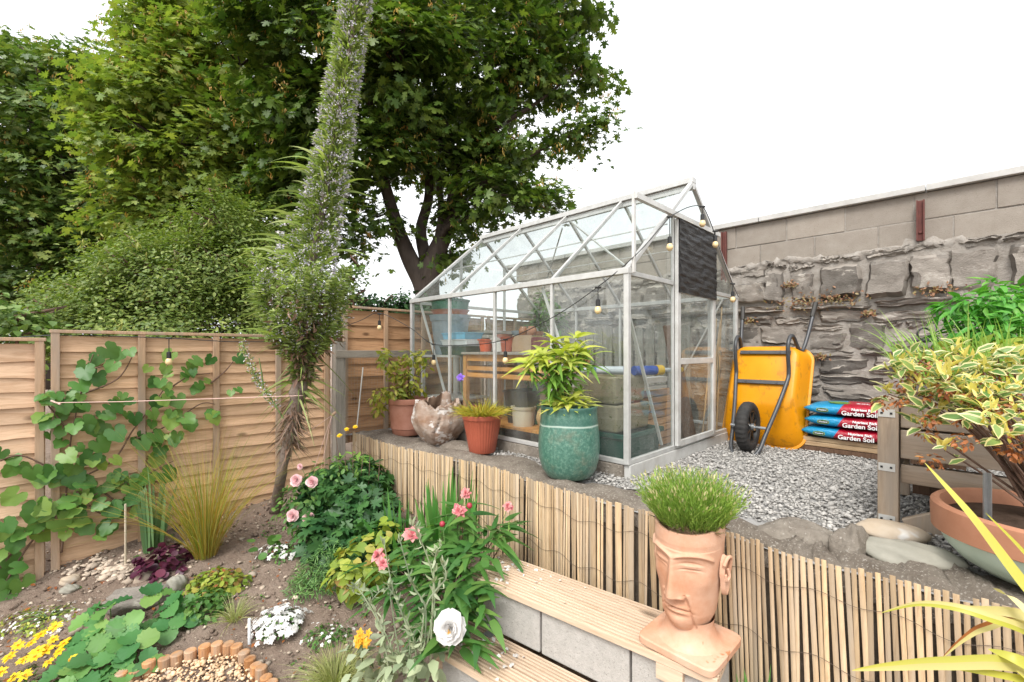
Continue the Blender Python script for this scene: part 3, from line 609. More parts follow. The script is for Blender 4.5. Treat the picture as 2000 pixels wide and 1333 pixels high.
# stonecrop on the ledges
for i, (u, z, n_, sp, lb) in enumerate(((1565, 1.25, 150, .14, 'rusty stonecrop on the wall ledge above the wheelbarrow'), (1640, 1.26, 150, .12, 'reddish stonecrop on the wall ledge right of the barrow handle'), (1695, 1.12, 60, .05, 'small orange stonecrop tuft below the wall ledge'), (1602, .75, 70, .045, 'yellowish stonecrop tuft in a wall joint above the soil bags'), (1465, 1.10, 60, .05, 'dark red stonecrop tuft behind the left barrow handle'), (1830, 1.28, 90, .10, 'orange stonecrop on the ledge above the planter shrub'), (1470, .80, 70, .06, 'dull ochre stonecrop hanging behind the wheelbarrow'), (1540, 1.42, 70, .06, 'dried stonecrop clinging to the face of an upright stone'))):
    c = np.array(wall_pt(u, z, .05)); o_ = rng.normal(size=(n_, 3)) * ([sp * .7, sp * .7, sp * .28] if sp >= .1 else [sp * .5, sp * .5, sp * .22]); off = o_ @ np.array([B, A, Vector((0, 0, 1))])
    off = o_[:, :1] * np.array(B) + np.abs(o_[:, 1:2]) * .35 * -np.array(A) + o_[:, 2:] * np.array([0, 0, 1.])
    nr = unit(rdir(n_) + [0, 0, .6] - np.array(A)); o = npmesh('stonecrop', [inst(OVAL, c + off, frames(np.cross(nr, rdir(n_)), nr), rng.uniform(.018, .034, n_))], M['sedum']); props(o, lb, 'wall plant', 'stonecrop tufts on the wall', 'stuff' if sp >= .1 else None)
# ---------------------------------------------------------------- steps
D0 = Vector((.789, -.614, 0)); N0 = Vector((.614, .789, 0)); C0 = Vector((-.2356, 2.329, 0)); Z1 = -1.17; Z2 = -1.415
st = thing('garden_steps', 'two wide timber tread steps on grey concrete blocks beside the bamboo screen', 'steps', C0, math.atan2(D0.y, D0.x))
def tread(L, x0, y0, dep, z):
    mb = MB(); nb = 2; bw = dep / nb; ng = 7
    for b in range(nb):
        prof = []; y = y0 + b * bw + .002; e = bw - .004
        prof += [(y, z - .028), (y, z - .004)]; pitch = e / ng
        for i in range(ng):
            yy = y + i * pitch; prof += [(yy + pitch * .05, z), (yy + pitch * .50, z), (yy + pitch * .56, z - .011), (yy + pitch * 1.0, z - .011)]
        prof += [(y + e, z - .028)]
        rings = [[Vector((x, a, c)) for a, c in prof][::-1] for x in np.linspace(x0, x0 + L, 12)]; mb.loft(rings)
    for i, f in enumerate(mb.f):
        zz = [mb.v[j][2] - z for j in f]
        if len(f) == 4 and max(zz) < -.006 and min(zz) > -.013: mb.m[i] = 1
    return mb
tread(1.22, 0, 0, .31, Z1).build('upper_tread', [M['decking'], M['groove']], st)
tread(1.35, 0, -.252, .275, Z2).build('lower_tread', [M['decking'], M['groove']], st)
for x0, x1, yy, z0, z1 in ((.03, .44, .028, Z2, Z1 - .029), (.45, .88, .028, Z2, Z1 - .029), (.89, 1.21, .028, Z2, Z1 - .029), (.03, .44, -.225, -1.75, Z2 - .03), (.45, .88, -.225, -1.75, Z2 - .03), (.89, 1.3, -.225, -1.75, Z2 - .03)):
    mb = MB(); mb.box(((x0 + x1) / 2, yy + .105, (z0 + z1) / 2), (x1 - x0, .21, z1 - z0 - .001)); mb.build('block', M['blockc'], st, bevel=.006)
mb = MB(); mb.box((.165, .026, Z2 + .032), (.05, .003, .06)); mb.box((.165, -.004, Z2 + .0035), (.05, .058, .003)); mb.build('bracket', M['steel'], st)
mb = MB(); mb.box((.03, -.21, Z2 - .065), (.05, .05, .07)); mb.build('bearer', M['decking'], st); mb = MB(); mb.box((1.05, .015, Z1 - .06), (.1, .028, .06)); mb.build('bearer', M['decking'], st)
# fallen petals on the treads
pp = []
for i in range(46): pp.append(C0 + D0 * abs(rng.normal() * .22) + N0 * rng.uniform(.02, .28) + Vector((0, 0, Z1 + .004)))
for i in range(40): pp.append(C0 + D0 * rng.uniform(.04, .4) + N0 * rng.uniform(-.23, -.03) + Vector((0, 0, Z2 + .004)))
pp = np.array([tuple(p) for p in pp]); nr = unit(rdir(len(pp)) * .5 + [0, 0, 1]); o = npmesh('fallen_petals', [inst(BROAD, pp, frames(np.cross(nr, rdir(len(pp))), nr), rng.uniform(.012, .03, len(pp)))], M['whitep']); props(o, 'white petals fallen on the timber steps', kind='stuff')
# ---------------------------------------------------------------- log roll edging and cream gravel patch
le = [GP(u, v) for u, v in ((150, 1402), (215, 1352), (270, 1327), (345, 1299), (430, 1278), (462, 1282), (500, 1320), (535, 1360), (590, 1430))]
lp = smooth_path(le, 10); lr = thing('log_roll_edging', 'brown half log edging curving round the cream gravel', 'edging')
mb = MB(); acc = 0; last = lp[0]; cnt = 0
for i in range(1, len(lp)):
    acc += (lp[i] - lp[i - 1]).length
    if acc > .049:
        acc = 0; p = lp[i]; h = .060 + rng.normal() * .005; mb.tube([p + Vector((0, 0, -.2)), p + Vector((0, 0, h - .004)), p + Vector((0, 0, h))], [.028, .028, .023], 14)
mb.build('half_logs', M['logs'], lr, world=True, smooth=False)
lpoly = [p for p in lp] + [Vector((.1, 1.0, 0)), Vector((-1.9, 1.0, 0))]
x, y = scatter_poly(lpoly, 14000); k = y > 1.7; x, y = x[k], y[k]
z = np.array([ground(a, b) for a, b in zip(x, y)]) + .012 + rng.uniform(0, .014, len(x))
pebbles('cream_gravel', np.stack([x, y, z], 1), np.exp(rng.normal(size=len(x)) * .35) * .0078, M['pebble_c'], 'cream and orange gravel inside the log edging', .65)
# ---------------------------------------------------------------- greenhouse (local x along the front, y along the side, z up from the terrace)
GW, GL, BZ, EV, RG = 1.94, 2.5, .10, 1.305, 2.13; HX = GW / 2
gh = thing('greenhouse', 'aluminium framed glass greenhouse with a black plastic sheet over its door top', 'greenhouse', G, TH)
mb = MB()
for a, b in (((0, 0), (GW, 0)), ((GW, GL), (0, GL))): mb.beam((a[0], a[1], .035), (b[0], b[1], .035), .045, .09)
mb.build('base_plinth', M['aluw'], gh, bevel=.003); mb = MB()
for x in (0, GW): mb.beam((x, .024, .033), (x, GL - .024, .033), .045, .088)
mb.build('base_plinth', M['concrete2'], gh, bevel=.003)
mb = MB(); z0 = .085
qs = [0, .62, 1.24, 1.86, GL]
for x in (0, GW):
    for i, q in enumerate(qs): mb.box((x, q, (z0 + EV) / 2), (.034 if i in (0, 4) else .026, .036 if i in (0, 4) else .024, EV - z0))
    mb.beam((x, 0, z0 + .012), (x, GL, z0 + .012), .03, .03); mb.beam((x, -.02, EV + .012), (x, GL + .02, EV + .012), .045, .04)
def roof(x, y, out=0):  # height of the roof plane
    return EV + (RG - EV) * (1 - abs(x - HX) / HX) + out
for i, q in enumerate(qs):
    for x in (0, GW): mb.beam((x, q, EV + .02), (HX, q, RG + .005), .021 if 0 < i < 4 else .034, .03)
mb.beam((HX, -.02, RG + .018), (HX, GL + .02, RG + .018), .07, .045); mb.beam((HX, -.02, RG - .03), (HX, GL + .02, RG - .03), .025, .05)
for y in (0, GL):
    mb.beam((0, y, EV), (GW, y, EV), .026, .032); mb.beam((0, y, z0 + .012), (GW, y, z0 + .012), .03, .03)
for x in (.64, 1.32):
    for y in (0, GL): mb.box((x, y, (z0 + roof(x, y)) / 2), (.026, .024, roof(x, y) - z0))
mb.build('frame', M['alu'], gh, bevel=.003)
mb = MB()                                      # bracing struts
for a, b in (((.02, .03, 1.15), (.52, .03, .13)), ((.03, 2.40, EV), (.03, 1.95, .35)), ((GW - .03, .1, EV), (GW - .03, .7, .2)), ((GW - .03, 2.4, EV), (GW - .03, 1.9, .3)), ((.04, .75, EV - .02), (.04, .45, .55))):
    mb.beam(a, b, .02, .014)
for a, b in (((.05, .05, EV + .06), (HX - .06, 1.15, RG - .08)), ((GW - .05, 2.45, EV + .06), (HX + .06, 1.35, RG - .08))): mb.beam(a, b, .012, .010)
mb.beam((HX - .42, .0, roof(HX - .42, 0) - .05), (HX - .42, GL, roof(HX - .42, 0) - .05), .008, .008); mb.beam((HX + .42, .0, roof(HX + .42, 0) - .05), (HX + .42, GL, roof(HX + .42, 0) - .05), .008, .008)
mb.build('brace', M['aluw'], gh)
mb = MB(); mb.beam((.02, -.045, 1.79), (1.40, -.045, 1.79), .03, .035); mb.box((.03, -.03, (EV + 1.82) / 2), (.022, .018, 1.82 - EV)); mb.build('door_track', M['aluw'], gh)
def pane(a, b, c, d, mat='glass'):
    m_ = MB(); a, b, c, d = map(Vector, (a, b, c, d)); n_ = (b - a).cross(d - a).normalized() * .003
    m_.add([a, b, c, d, a + n_, b + n_, c + n_, d + n_], [(0, 1, 2, 3), (7, 6, 5, 4), (0, 4, 5, 1), (1, 5, 6, 2), (2, 6, 7, 3), (3, 7, 4, 0)]); m_.f = m_.f[:1]; m_.m = m_.m[:1]
    return m_.build('glass_pane', M[mat], gh)
for i in range(4):
    y0, y1 = qs[i] + .013, qs[i + 1] - .013
    for x in (0, GW):
        pane((x, y0, z0 + .03), (x, y1, z0 + .03), (x, y1, EV - .01), (x, y0, EV - .01)); ex = HX - (.03 if x == 0 else -.03)
        pane((x, y0, EV + .03), (x, y1, EV + .03), (ex, y1, RG - .02), (ex, y0, RG - .02))
for y in (0, GL):
    for x0, x1 in ((.018, .627), (1.333, GW - .018)):
        pane((x0, y, z0 + .03), (x1, y, z0 + .03), (x1, y, EV - .016), (x0, y, EV - .016)); pane((x0, y, EV + .016), (x1, y, EV + .016), (x1, y, roof(x1, y) - .02), (x0, y, roof(x0, y) - .02))
    m_ = MB(); m_.add([(.653, y, 1.80), (1.307, y, 1.80), (1.307, y, roof(1.307, y) - .02), (HX, y, RG - .03), (.653, y, roof(.653, y) - .02)], [(0, 1, 2, 3, 4)]); m_.build('glass_pane', M['glass'], gh)
pane((.653, GL, .12), (1.307, GL, .12), (1.307, GL, 1.79), (.653, GL, 1.79))
dr = bpy.data.objects.new('door', None); C.objects.link(dr); dr.parent = gh
mb = MB()
for x in (.655, 1.315): mb.box((x, -.03, (.11 + 1.77) / 2), (.05, .026, 1.66))
for z in (.125, .73, 1.25, 1.75): mb.box((.985, -.03, z), (.61, .022, .045 if z < 1 else .03))
mb.build('door_frame', M['aluw'], dr, bevel=.003)
for z0_, z1_ in ((.15, .705), (.755, 1.235)):
    m_ = MB(); m_.add([(.68, -.03, z0_), (1.29, -.03, z0_), (1.29, -.03, z1_), (.68, -.03, z1_)], [(0, 1, 2, 3)]); m_.build('door_glass', M['glassdoor'], dr)
# black polythene taped over the upper door: shallow box front with creases
m, nt, b_ = newmat('black_polythene'); b_.inputs['Base Color'].default_value = (.018, .018, .019, 1); b_.inputs['Roughness'].default_value = .3
bump(nt, b_, noise(nt, coords(nt, (2.2, 1, 16)), 3.2, 5, .65, .8), .9, .02)
mb = MB(); xs = np.linspace(.64, 1.335, 40); zs = np.linspace(1.235, 1.775, 50); vs = []
for z in zs:
    for x in xs: vs.append((x, -.052 - .006 * math.sin(z * 60 + 4 * math.sin(x * 9)) * math.sin(x * 14 + z * 8) - .003 * math.sin(z * 130 + x * 7), z - .008 * (x - .64)))
nx = len(xs); mb.add(vs, [(j * nx + i, j * nx + i + 1, (j + 1) * nx + i + 1, (j + 1) * nx + i) for j in range(len(zs) - 1) for i in range(nx - 1)])
mb.quad((.64, -.052, 1.235), (.64, -.052, 1.775), (.64, -.012, 1.775), (.64, -.012, 1.235)); mb.quad((1.335, -.052, 1.235), (1.335, -.052, 1.775), (1.335, -.016, 1.775), (1.335, -.016, 1.235))
mb.build('plastic_sheet', m, gh, smooth=True)
# floor slabs inside
mb = MB(); mb.box((HX, GL / 2, .0), (GW - .06, GL - .06, .02)); mb.build('floor', M['concrete'], gh)
# ---------------------------------------------------------------- things inside it
def put(name, label, cat, p, q, z, mats, fn, rz=0, bevel=0, smooth=False, group=None):
    mb = MB(); fn(mb); o = mb.build(name, mats, None, smooth, bevel); o.location = W(p, q, z); o.rotation_euler.z = TH + rz; return props(o, label, cat, group)
tb = thing('potting_table', 'orange wooden potting table with a slatted apron inside the greenhouse', 'table', W(.08, .70, .01), TH)
mb = MB(); mb.box((.24, .52, .775), (.52, 1.10, .022)); mb.build('tabletop', M['greywood'], tb, bevel=.003)
mb = MB()
for x in (.02, .46):
    for z in (.735, .64, .58): mb.box((x, .52, z), (.018, 1.02, .06 if z > .7 else .035))
for y in (.0, 1.04):
    for z in (.735, .64, .58): mb.box((.24, y, z), (.42, .018, .06 if z > .7 else .035))
mb.build('apron', wood('table_slats', (.56, .27, .08, 1), (.34, .14, .03, 1), 1, knots=False), tb)
mb = MB(); mb.box((.24, .52, .56), (.44, 1.0, .012)); mb.build('tray_bottom', M['orangewood'], tb)
for x in (.02, .46):
    for y in (.0, 1.04): mb = MB(); mb.box((x, y, .382), (.045, .045, .762)); mb.build('leg', wood('table_leg', (.52, .26, .08, 1), (.36, .15, .04, 1), 2, knots=False), tb, bevel=.003)
mb = MB(); mb.box((.24, .52, .15), (.42, 1.02, .02)); mb.build('shelf', M['orangewood'], tb)
rk = thing('plant_rack', 'pale grey metal shelf rack in the back corner of the greenhouse', 'rack', W(.06, 1.86, .01), TH)
for x in (.02, .46):
    for y in (.02, .56): mb = MB(); mb.box((x, y, .37), (.03, .03, .74)); mb.build('post', M['aluw'], rk)
mb = MB(); mb.box((.24, .29, .745), (.5, .6, .02)); mb.build('shelf', M['aluw'], rk); mb = MB(); mb.box((.24, .29, .33), (.46, .56, .012)); mb.build('shelf', M['aluw'], rk)
def bucket(r0, r1, h, lip=.012):
    return lambda mb: mb.lathe([(0, 0), (r0, 0), (r0 + (r1 - r0) * .85, h * .85), (r0 + (r1 - r0) * .85 + lip * .6, h * .85), (r1 + lip, h), (r1, h), (r1 - .006, h - .01), (r0 - .004, .01), (0, .01)], 36)
ZR = .768
put('storage_bin', 'large blue grey plastic bin on the rack', 'bin', .26, 2.20, ZR, M['tub_grey'], bucket(.15, .20, .40), smooth=False)
put('plant_pot', 'pink terracotta bowl between the grey bin and the green tub', 'pot', .26, 2.20, ZR + .402, M['tub_pink'], bucket(.17, .19, .05))
put('garden_tub', 'green plastic tub topmost on the stack of bins', 'tub', .26, 2.20, ZR + .455, M['tub_green'], bucket(.18, .195, .10))
def tray(w_, d_, h_, ribs=False):
    def f(mb):
        mb.loft([[Vector((a * w_ / 2 * k, b * d_ / 2 * k, z)) for a, b in ((-1, -1), (1, -1), (1, 1), (-1, 1))] for k, z in ((.9, 0), (1, h_), (1.04, h_), (1.04, h_ + .006), (.97, h_ + .006), (.88, .01))])
        if ribs:
            for i in range(12):
                mb.box((-w_ / 2 + w_ * (i + .5) / 12, -d_ / 2 * 1.01, h_ / 2), (.012, .016, h_ * .9)); mb.box((w_ / 2 * 1.01, -d_ / 2 + d_ * (i + .5) / 12, h_ / 2), (.016, .012, h_ * .9))
    return f
put('seed_tray', 'dark green seed tray lowest of the tray stack beside the potting table', 'tray', .18, 1.90, ZR + .0, M['tray_dgreen'], tray(.24, .40, .075))
put('seed_tray', 'white ribbed seed tray between the green and blue trays', 'tray', .18, 1.90, ZR + .085, M['tray_white'], tray(.23, .38, .055, True))
put('seed_tray', 'light blue tray on top of the white seed tray', 'tray', .18, 1.90, ZR + .15, M['tray_blue'], tray(.22, .36, .055))
ZT = .80
put('plant_pot', 'bright orange plastic pot on the potting table', 'pot', .2, 1.58, ZT, M['orange'], bucket(.05, .07, .115))
put('plant_pot', 'white plastic tub on the potting table beside the orange pot', 'tub', .2, 1.38, ZT, M['white'], bucket(.07, .085, .12))
put('cardboard_box', 'brown cardboard box on the potting table', 'box', .3, 1.16, ZT, M['card'], lambda mb: mb.box((0, 0, .07), (.16, .2, .14)), .2)
put('storage_box', 'dark red box at the near end of the potting table', 'box', .28, .93, ZT, M['maroon'], lambda mb: mb.box((0, 0, .06), (.18, .16, .12)), bevel=.01)
M['amber'] = plain('amber_glass_jar', (.30, .11, .03, 1), .15, coat=.6)
put('glass_jar', 'amber jar standing on the cardboard box', 'jar', .3, 1.20, ZT + .142, M['amber'], lambda mb: mb.lathe([(0, 0), (.04, 0), (.042, .05), (.03, .065), (.032, .075), (0, .075)], 20), smooth=True)
put('glass_jar', 'brown jar standing on the box behind the pot plant', 'jar', .3, 1.10, ZT + .142, M['terra_bowl'], lambda mb: mb.lathe([(0, 0), (.04, 0), (.042, .05), (.03, .065), (.032, .075), (0, .075)], 20), smooth=True)
for i, (p_, q_, m_, lb) in enumerate(((1.0, 2.05, 'terra_old', 'dusty terracotta pot at the back left inside the greenhouse'), (1.15, 1.9, 'terra_bowl', 'brown clay pot at the back inside the greenhouse'))):
    put('plant_pot', lb, 'pot', p_, q_, .80, M[m_], bucket(.10, .14, .22), group='clay pots at the back of the greenhouse')
bn = thing('back_bench', 'grey slatted staging bench along the greenhouse back', 'bench', W(.62, 1.55, .01), TH)
mb = MB()
for i in range(6): mb.box((.55, .1 + .15 * i, .775), (1.15, .12, .02))
mb.build('slats', M['greywood'], bn)
for x in (.02, 1.08):
    for y in (.06, .85): mb = MB(); mb.box((x, y, .382), (.04, .04, .762)); mb.build('leg', M['greywood'], bn)
put('bucket', 'red plastic bucket on the greenhouse floor behind the driftwood', 'bucket', .28, 2.05, .012, M['red'], bucket(.17, .215, .26))
put('storage_crate', 'dark plastic crate under the potting table', 'crate', .38, 1.22, .17, M['dgrey'], lambda mb: mb.loft([[Vector((a * k, b * k * .9, z)) for a, b in ((-1, -1), (1, -1), (1, 1), (-1, 1))] for k, z in ((.13, 0), (.16, .27), (.168, .27), (.168, .29), (.14, .29), (.12, .02))]))
put('cushion', 'peach coloured cushion standing under the potting table', 'cushion', .42, .98, .17, M['peach'], lambda mb: mb.box((0, 0, .16), (.09, .25, .32)), bevel=.04)
def hosefn(mb): mb.tube(smooth_path([(0, .0, 0), (.01, -.02, .12), (-.01, .02, .24), (0, 0, .34)], 6), .02, 10)
put('garden_hose', 'green hose end hanging under the potting table', 'hose', .36, 1.10, .17, M['hose'], hosefn, smooth=True)
put('urn', 'ochre round bellied urn on the low shelf under the potting table', 'urn', .26, .86, .17, M['ochrepot'], lambda mb: mb.lathe([(0, 0), (.07, 0), (.10, .04), (.115, .09), (.105, .14), (.075, .18), (.085, .205), (.09, .21), (.075, .212), (.06, .18), (0, .17)], 36), smooth=True)
put('plant_pot', 'cream pot on the low shelf left of the ochre urn', 'pot', .24, 1.14, .17, M['cream'], bucket(.09, .10, .165), smooth=False)
def trough(w_, d_, h_):
    def f(mb):
        mb.loft([[Vector((a * w_ / 2 * k, b * d_ / 2 * k, z)) for a, b in ((-1, -1), (1, -1), (1, 1), (-1, 1))] for k, z in ((.95, 0), (1, h_), (.86, h_), (.82, .06))])
    return f
put('planter_trough', 'long green plastic trough on the floor under the stone troughs', 'trough', .36, .37, .012, [M['trough']], lambda mb: mb.loft([[Vector((a * .26 * k, b * .30 * k, z)) for a, b in ((-1, -1), (1, -1), (1, 1), (-1, 1))] for k, z in ((.9, 0), (.97, .2), (1.03, .2), (1.03, .235), (.95, .235), (.93, .18))]), bevel=.006)
put('stone_trough', 'mossy stone trough stacked on the green plastic one', 'trough', .32, .36, .25, M['trough_stone'], trough(.46, .46, .185), bevel=.014)
put('stone_trough', 'mossy stone trough topmost of its stack in the near greenhouse corner', 'trough', .31, .37, .44, M['trough_stone'], trough(.42, .44, .19), bevel=.014)
rl = thing('foil_roll', 'silver roll with blue bands lying on the stone troughs', 'roll', W(.14, .50, .665), TH, rot=(0, 0, TH - math.pi / 2 + .62))
for x0, x1, m_, r_ in ((0, .03, 'blue', .031), (.03, .11, 'foil', .03), (.11, .14, 'blue', .031), (.14, .33, 'foil', .03), (.33, .36, 'blue', .031)):
    mb = MB(); mb.tube([(x0, 0, 0), (x1, 0, 0)], r_, 16); mb.build('band' if m_ == 'blue' else 'sleeve', M[m_], rl, smooth=False)
rl = thing('blue_roll', 'blue roll with a yellow end behind the silver roll', 'roll', W(.36, .16, .665), TH, rot=(0, 0, TH - .35))
for x0, x1, m_, r_ in ((0, .20, 'blue', .034), (.20, .26, 'yellow', .038), (.26, .42, 'foil', .015), (.42, .46, 'yellow', .02)):
    mb = MB(); mb.tube([(x0, 0, 0), (x1, 0, 0)], r_, 16); mb.build('end_cap' if m_ == 'yellow' else 'sleeve', M[m_], rl)
put('white_board', 'white painted board across the greenhouse behind the stone troughs', 'board', .72, .22, .58, M['aluw'], lambda mb: mb.box((0, 0, 0), (.42, .07, .04)))
put('white_board', 'lower white painted board under the first one behind the troughs', 'board', .72, .22, .52, M['aluw'], lambda mb: mb.box((0, 0, 0), (.40, .07, .025)))
put('wooden_crate', 'stack of reddish timber offcuts behind the stone troughs', 'crate', .95, .45, .012, [M['fence_red']], lambda mb: [mb.box((rng.normal() * .02, 0, .03 + .06 * i), (.5, .35, .05)) for i in range(8)])
put('brown_board', 'dark brown plank leaning inside the greenhouse beside the door', 'plank', 1.5, .25, .0, M['postdark'], lambda mb: mb.beam((0, 0, .02), (.12, .25, 1.05), .14, .02))
# picket fence leaning along the stone wall behind the greenhouse
pf = thing('picket_fence', 'grey weathered picket fence standing between greenhouse and stone wall', 'fence', W(2.10, .55, 0), TH)
for i in range(13):
    mb = MB(); h = 1.10 + rng.normal() * .008; c = Vector((0, i * .135, 0)); o_ = [(-.05, 0), (.05, 0), (.05, h - .06), (.035, h - .015), (0, h), (-.035, h - .015), (-.05, h - .06)]
    mb.loft([[Vector((x_, c.y + y_, z_)) for y_, z_ in o_] for x_ in (-.01, .01)]); mb.build('picket', M['greywood'], pf)
mb = MB(); mb.box((.022, .8, .35), (.02, 1.75, .07)); mb.box((.022, .8, .85), (.02, 1.75, .07)); mb.build('rail', M['greywood'], pf)
# canes beside the barrow
for i in range(6):
    mb = MB(); f_ = rng.uniform(size=2); mb.tube([W(1.60 + .05 * i, .12 + .08 * f_[0], .02), W(1.80 + .016 * i, .10 + .05 * f_[1], 1.15 + .12 * rng.normal() * .5)], .0065, 6)
    props(mb.build('bamboo_cane', M['reed']), 'bamboo cane in the bundle leaning inside the greenhouse right of its door', 'cane', 'bamboo canes in the greenhouse corner')

for i, (p_, q_, m_, lb) in enumerate(((.20, 1.30, 'terra', 'orange clay pot stack on the potting table behind the white tub'), (.36, 1.50, 'terra_old', 'faded clay pot at the back of the potting table'), (.42, 1.36, 'tub_grey', 'grey plastic pot at the back of the potting table'))):
    put('plant_pot', lb, 'pot', p_, q_, ZT, M[m_], bucket(.05, .068, .13 + .03 * i))
put('seed_tray', 'stack of grey wooden trays on the staging behind the blue tray', 'tray', .75, 2.05, .80, M['greywood'], lambda mb: [mb.box((0, 0, .02 + .045 * i), (.5, .34, .03)) for i in range(5)])
put('watering_bowl', 'dark green washing up bowl under the potting table', 'bowl', .22, 1.55, .015, M['trough'], bucket(.13, .17, .14))
put('feed_sack', 'red feed sack slumped on the greenhouse floor by the rack', 'sack', .22, 1.78, .015, M['red'], lambda mb: mb.lathe([(0, 0), (.13, 0), (.16, .06), (.155, .16), (.12, .24), (.07, .27), (0, .275)], 20, fn=lambda a, i, r, z: r * (1 + .09 * math.sin(3 * a + z * 20) + .05 * math.sin(7 * a))), smooth=True)
# ---------------------------------------------------------------- wheelbarrow (stood on its nose, leaning on the wall)
wb = thing('wheelbarrow', 'yellow wheelbarrow tipped up on its nose against the stone wall', 'wheelbarrow', W(1.69, -.285, .0), rot=(R_(-23), 0, TH - math.pi / 2))
def rrect(w_, z0, z1, r, y, n=8):
    pts = []
    for cx, cz, a0 in ((w_ / 2 - r, z1 - r, 0), (-w_ / 2 + r, z1 - r, 90), (-w_ / 2 + r, z0 + r, 180), (w_ / 2 - r, z0 + r, 270)):
        for i in range(n + 1):
            a = R_(a0 + 90 * i / n); pts.append(Vector((cx + r * math.cos(a), y, cz + r * math.sin(a))))
    return pts
mb = MB()
rings = [rrect(.66, -.015, .905, .135, .012), rrect(.665, -.02, .91, .14, .002), rrect(.66, -.015, .905, .135, -.008), rrect(.625, .005, .885, .12, -.010), rrect(.61, .02, .875, .12, -.04), rrect(.57, .10, .86, .11, -.10), rrect(.52, .27, .845, .10, -.172), rrect(.50, .30, .835, .09, -.186), rrect(.47, .33, .82, .08, -.192)]
mb.loft(rings[::-1], caps=(True, False))
inner_r = [rrect(.60, .02, .87, .12, .0), rrect(.57, .05, .85, .11, -.05), rrect(.46, .33, .82, .08, -.18)]
mb.loft([rings[0]] + inner_r, caps=(False, True))
M['tray_y'] = plain('yellow_barrow_paint', S('#f3a512', .80), .36, 0, S('#ea980e', .70), 3, .12, .002, 60, .3, None, (14, .58, S('#dc9420', .66)), (1, 1, .6))
mb.build('tray', M['tray_y'], wb, smooth=True)
o = wb.children[0]; es = o.modifiers.new('split', 'EDGE_SPLIT'); es.split_angle = R_(50)
for x in (-1, 1):
    path = smooth_path([(.30 * x, -.02, 1.31), (.275 * x, -.03, 1.05), (.25 * x, -.05, .87), (.232 * x, -.10, .845), (.215 * x, -.22, .90), (.21 * x, -.30, .885), (.205 * x, -.33, .80), (.205 * x, -.29, .70), (.205 * x, -.225, .60), (.20 * x, -.215, .52), (.165 * x, -.26, .28), (.125 * x, -.335, .02), (.105 * x, -.375, -.12), (.07 * x, -.40, -.19), (.03 * x, -.41, -.21), (0, -.412, -.212)], 7)
    mb = MB(); mb.tube(path, .0155, 10); mb.build('frame_tube', M['paintsteel'], wb, smooth=True)
    mb = MB(); mb.tube([(.302 * x, -.019, 1.335), (.285 * x, -.026, 1.19)], .0195, 12); mb.build('grip', M['dgrey'], wb, smooth=False, bevel=.003)
for z, yy, w_ in ((.775, -.204, .40), (.50, -.204, .42)):
    mb = MB(); mb.box((0, yy, z), (w_, .006, .035)); mb.box((0, yy - .008, z - .015), (w_, .012, .005))
    for x in (-.12, .12): mb.lathe([(0, 0), (.009, 0), (.009, .006), (0, .006)], 8, (x, 0, 0)) if False else mb.box((x, yy - .007, z), (.014, .008, .014))
    mb.build('bracket', M['paintsteel'], wb)
wc = Vector((0, -.375, .055))
wh = bpy.data.objects.new('wheel', None); C.objects.link(wh); wh.parent = wb; wh.location = wc; wh.rotation_euler = (0, math.pi / 2, 0)
mb = MB(); nt_ = 64; prof = [(.125 + .0 * 1, -.034), (.150, -.043), (.175, -.042), (.192, -.028), (.197, 0), (.192, .028), (.175, .042), (.150, .043), (.125, .034), (.118, 0), (.125, -.034)]
rings = []
for j in range(nt_ * 2):
    a = math.pi * j / nt_; tr_ = (.004 if (j // 2) % 2 else 0)
    rings.append([Vector(((r + (tr_ if r > .17 else 0)) * math.cos(a), (r + (tr_ if r > .17 else 0)) * math.sin(a), z)) for r, z in prof[:-1]])
rings.append(rings[0]); mb.loft(rings, caps=(False, False)); mb.build('tyre', M['rubber'], wh, smooth=True)
mb = MB(); mb.lathe([(.03, -.03), (.05, -.02), (.11, -.015), (.122, -.036), (.13, -.034), (.13, .034), (.122, .036), (.11, .015), (.05, .02), (.03, .03)], 40)
for j in range(8):
    a = math.pi * j / 4
    for s in (-1, 1): mb.beam((.035 * math.cos(a), .035 * math.sin(a), s * .022), (.118 * math.cos(a), .118 * math.sin(a), s * .024), .016, .014)
mb.build('rim', M['black'], wh); mb = MB(); mb.tube([(0, 0, -.13), (0, 0, .13)], .011, 10); mb.tube([(0, 0, -.05), (0, 0, .05)], .028, 14); mb.build('axle', M['steel'], wh)
# ---------------------------------------------------------------- soil bags on stacked boards
pl = thing('timber_stack', 'stack of pale boards on dark bearers carrying the soil bags', 'timber', W(1.70, -1.02, 0), TH - math.pi / 2)
for i, (z, h, w_, off) in enumerate(((.100, .032, .36, 0), (.063, .035, .38, .01))):
    mb = MB()
    for k in range(3): mb.box((-.02 + rng.normal() * .006, .08 + .13 * k, z), (1.02, .125, h))
    mb.build('board', wood('stack_board', (.50, .36, .22, 1), (.36, .22, .12, 1), 0, knots=False), pl, bevel=.003)
mb = MB()
for x in (-.42, 0, .42): mb.box((x, .2, .022), (.09, .38, .04))
mb.box((0, .02, .024), (1.0, .022, .034)); mb.build('bearer', M['postdark'], pl)
mB, ntb, bb = newmat('printed_bag'); co = coords(ntb)
sx = node(ntb, 'SeparateXYZ'); ntb.links.new(co, sx.inputs[0]); ad = node(ntb, 'Math', operation='MULTIPLY_ADD'); ad.inputs[1].default_value = -.55; ntb.links.new(sx.outputs[2], ad.inputs[0]); ntb.links.new(sx.outputs[0], ad.inputs[2])
cb_ = ramp(ntb, ad.outputs[0], [(.0, S('#1b97c9', .8)), (.001, S('#b2142f', .8))]); rr_ = [n_ for n_ in ntb.nodes if n_.type == 'VALTORGB'][0]; rr_.color_ramp.interpolation = 'CONSTANT'
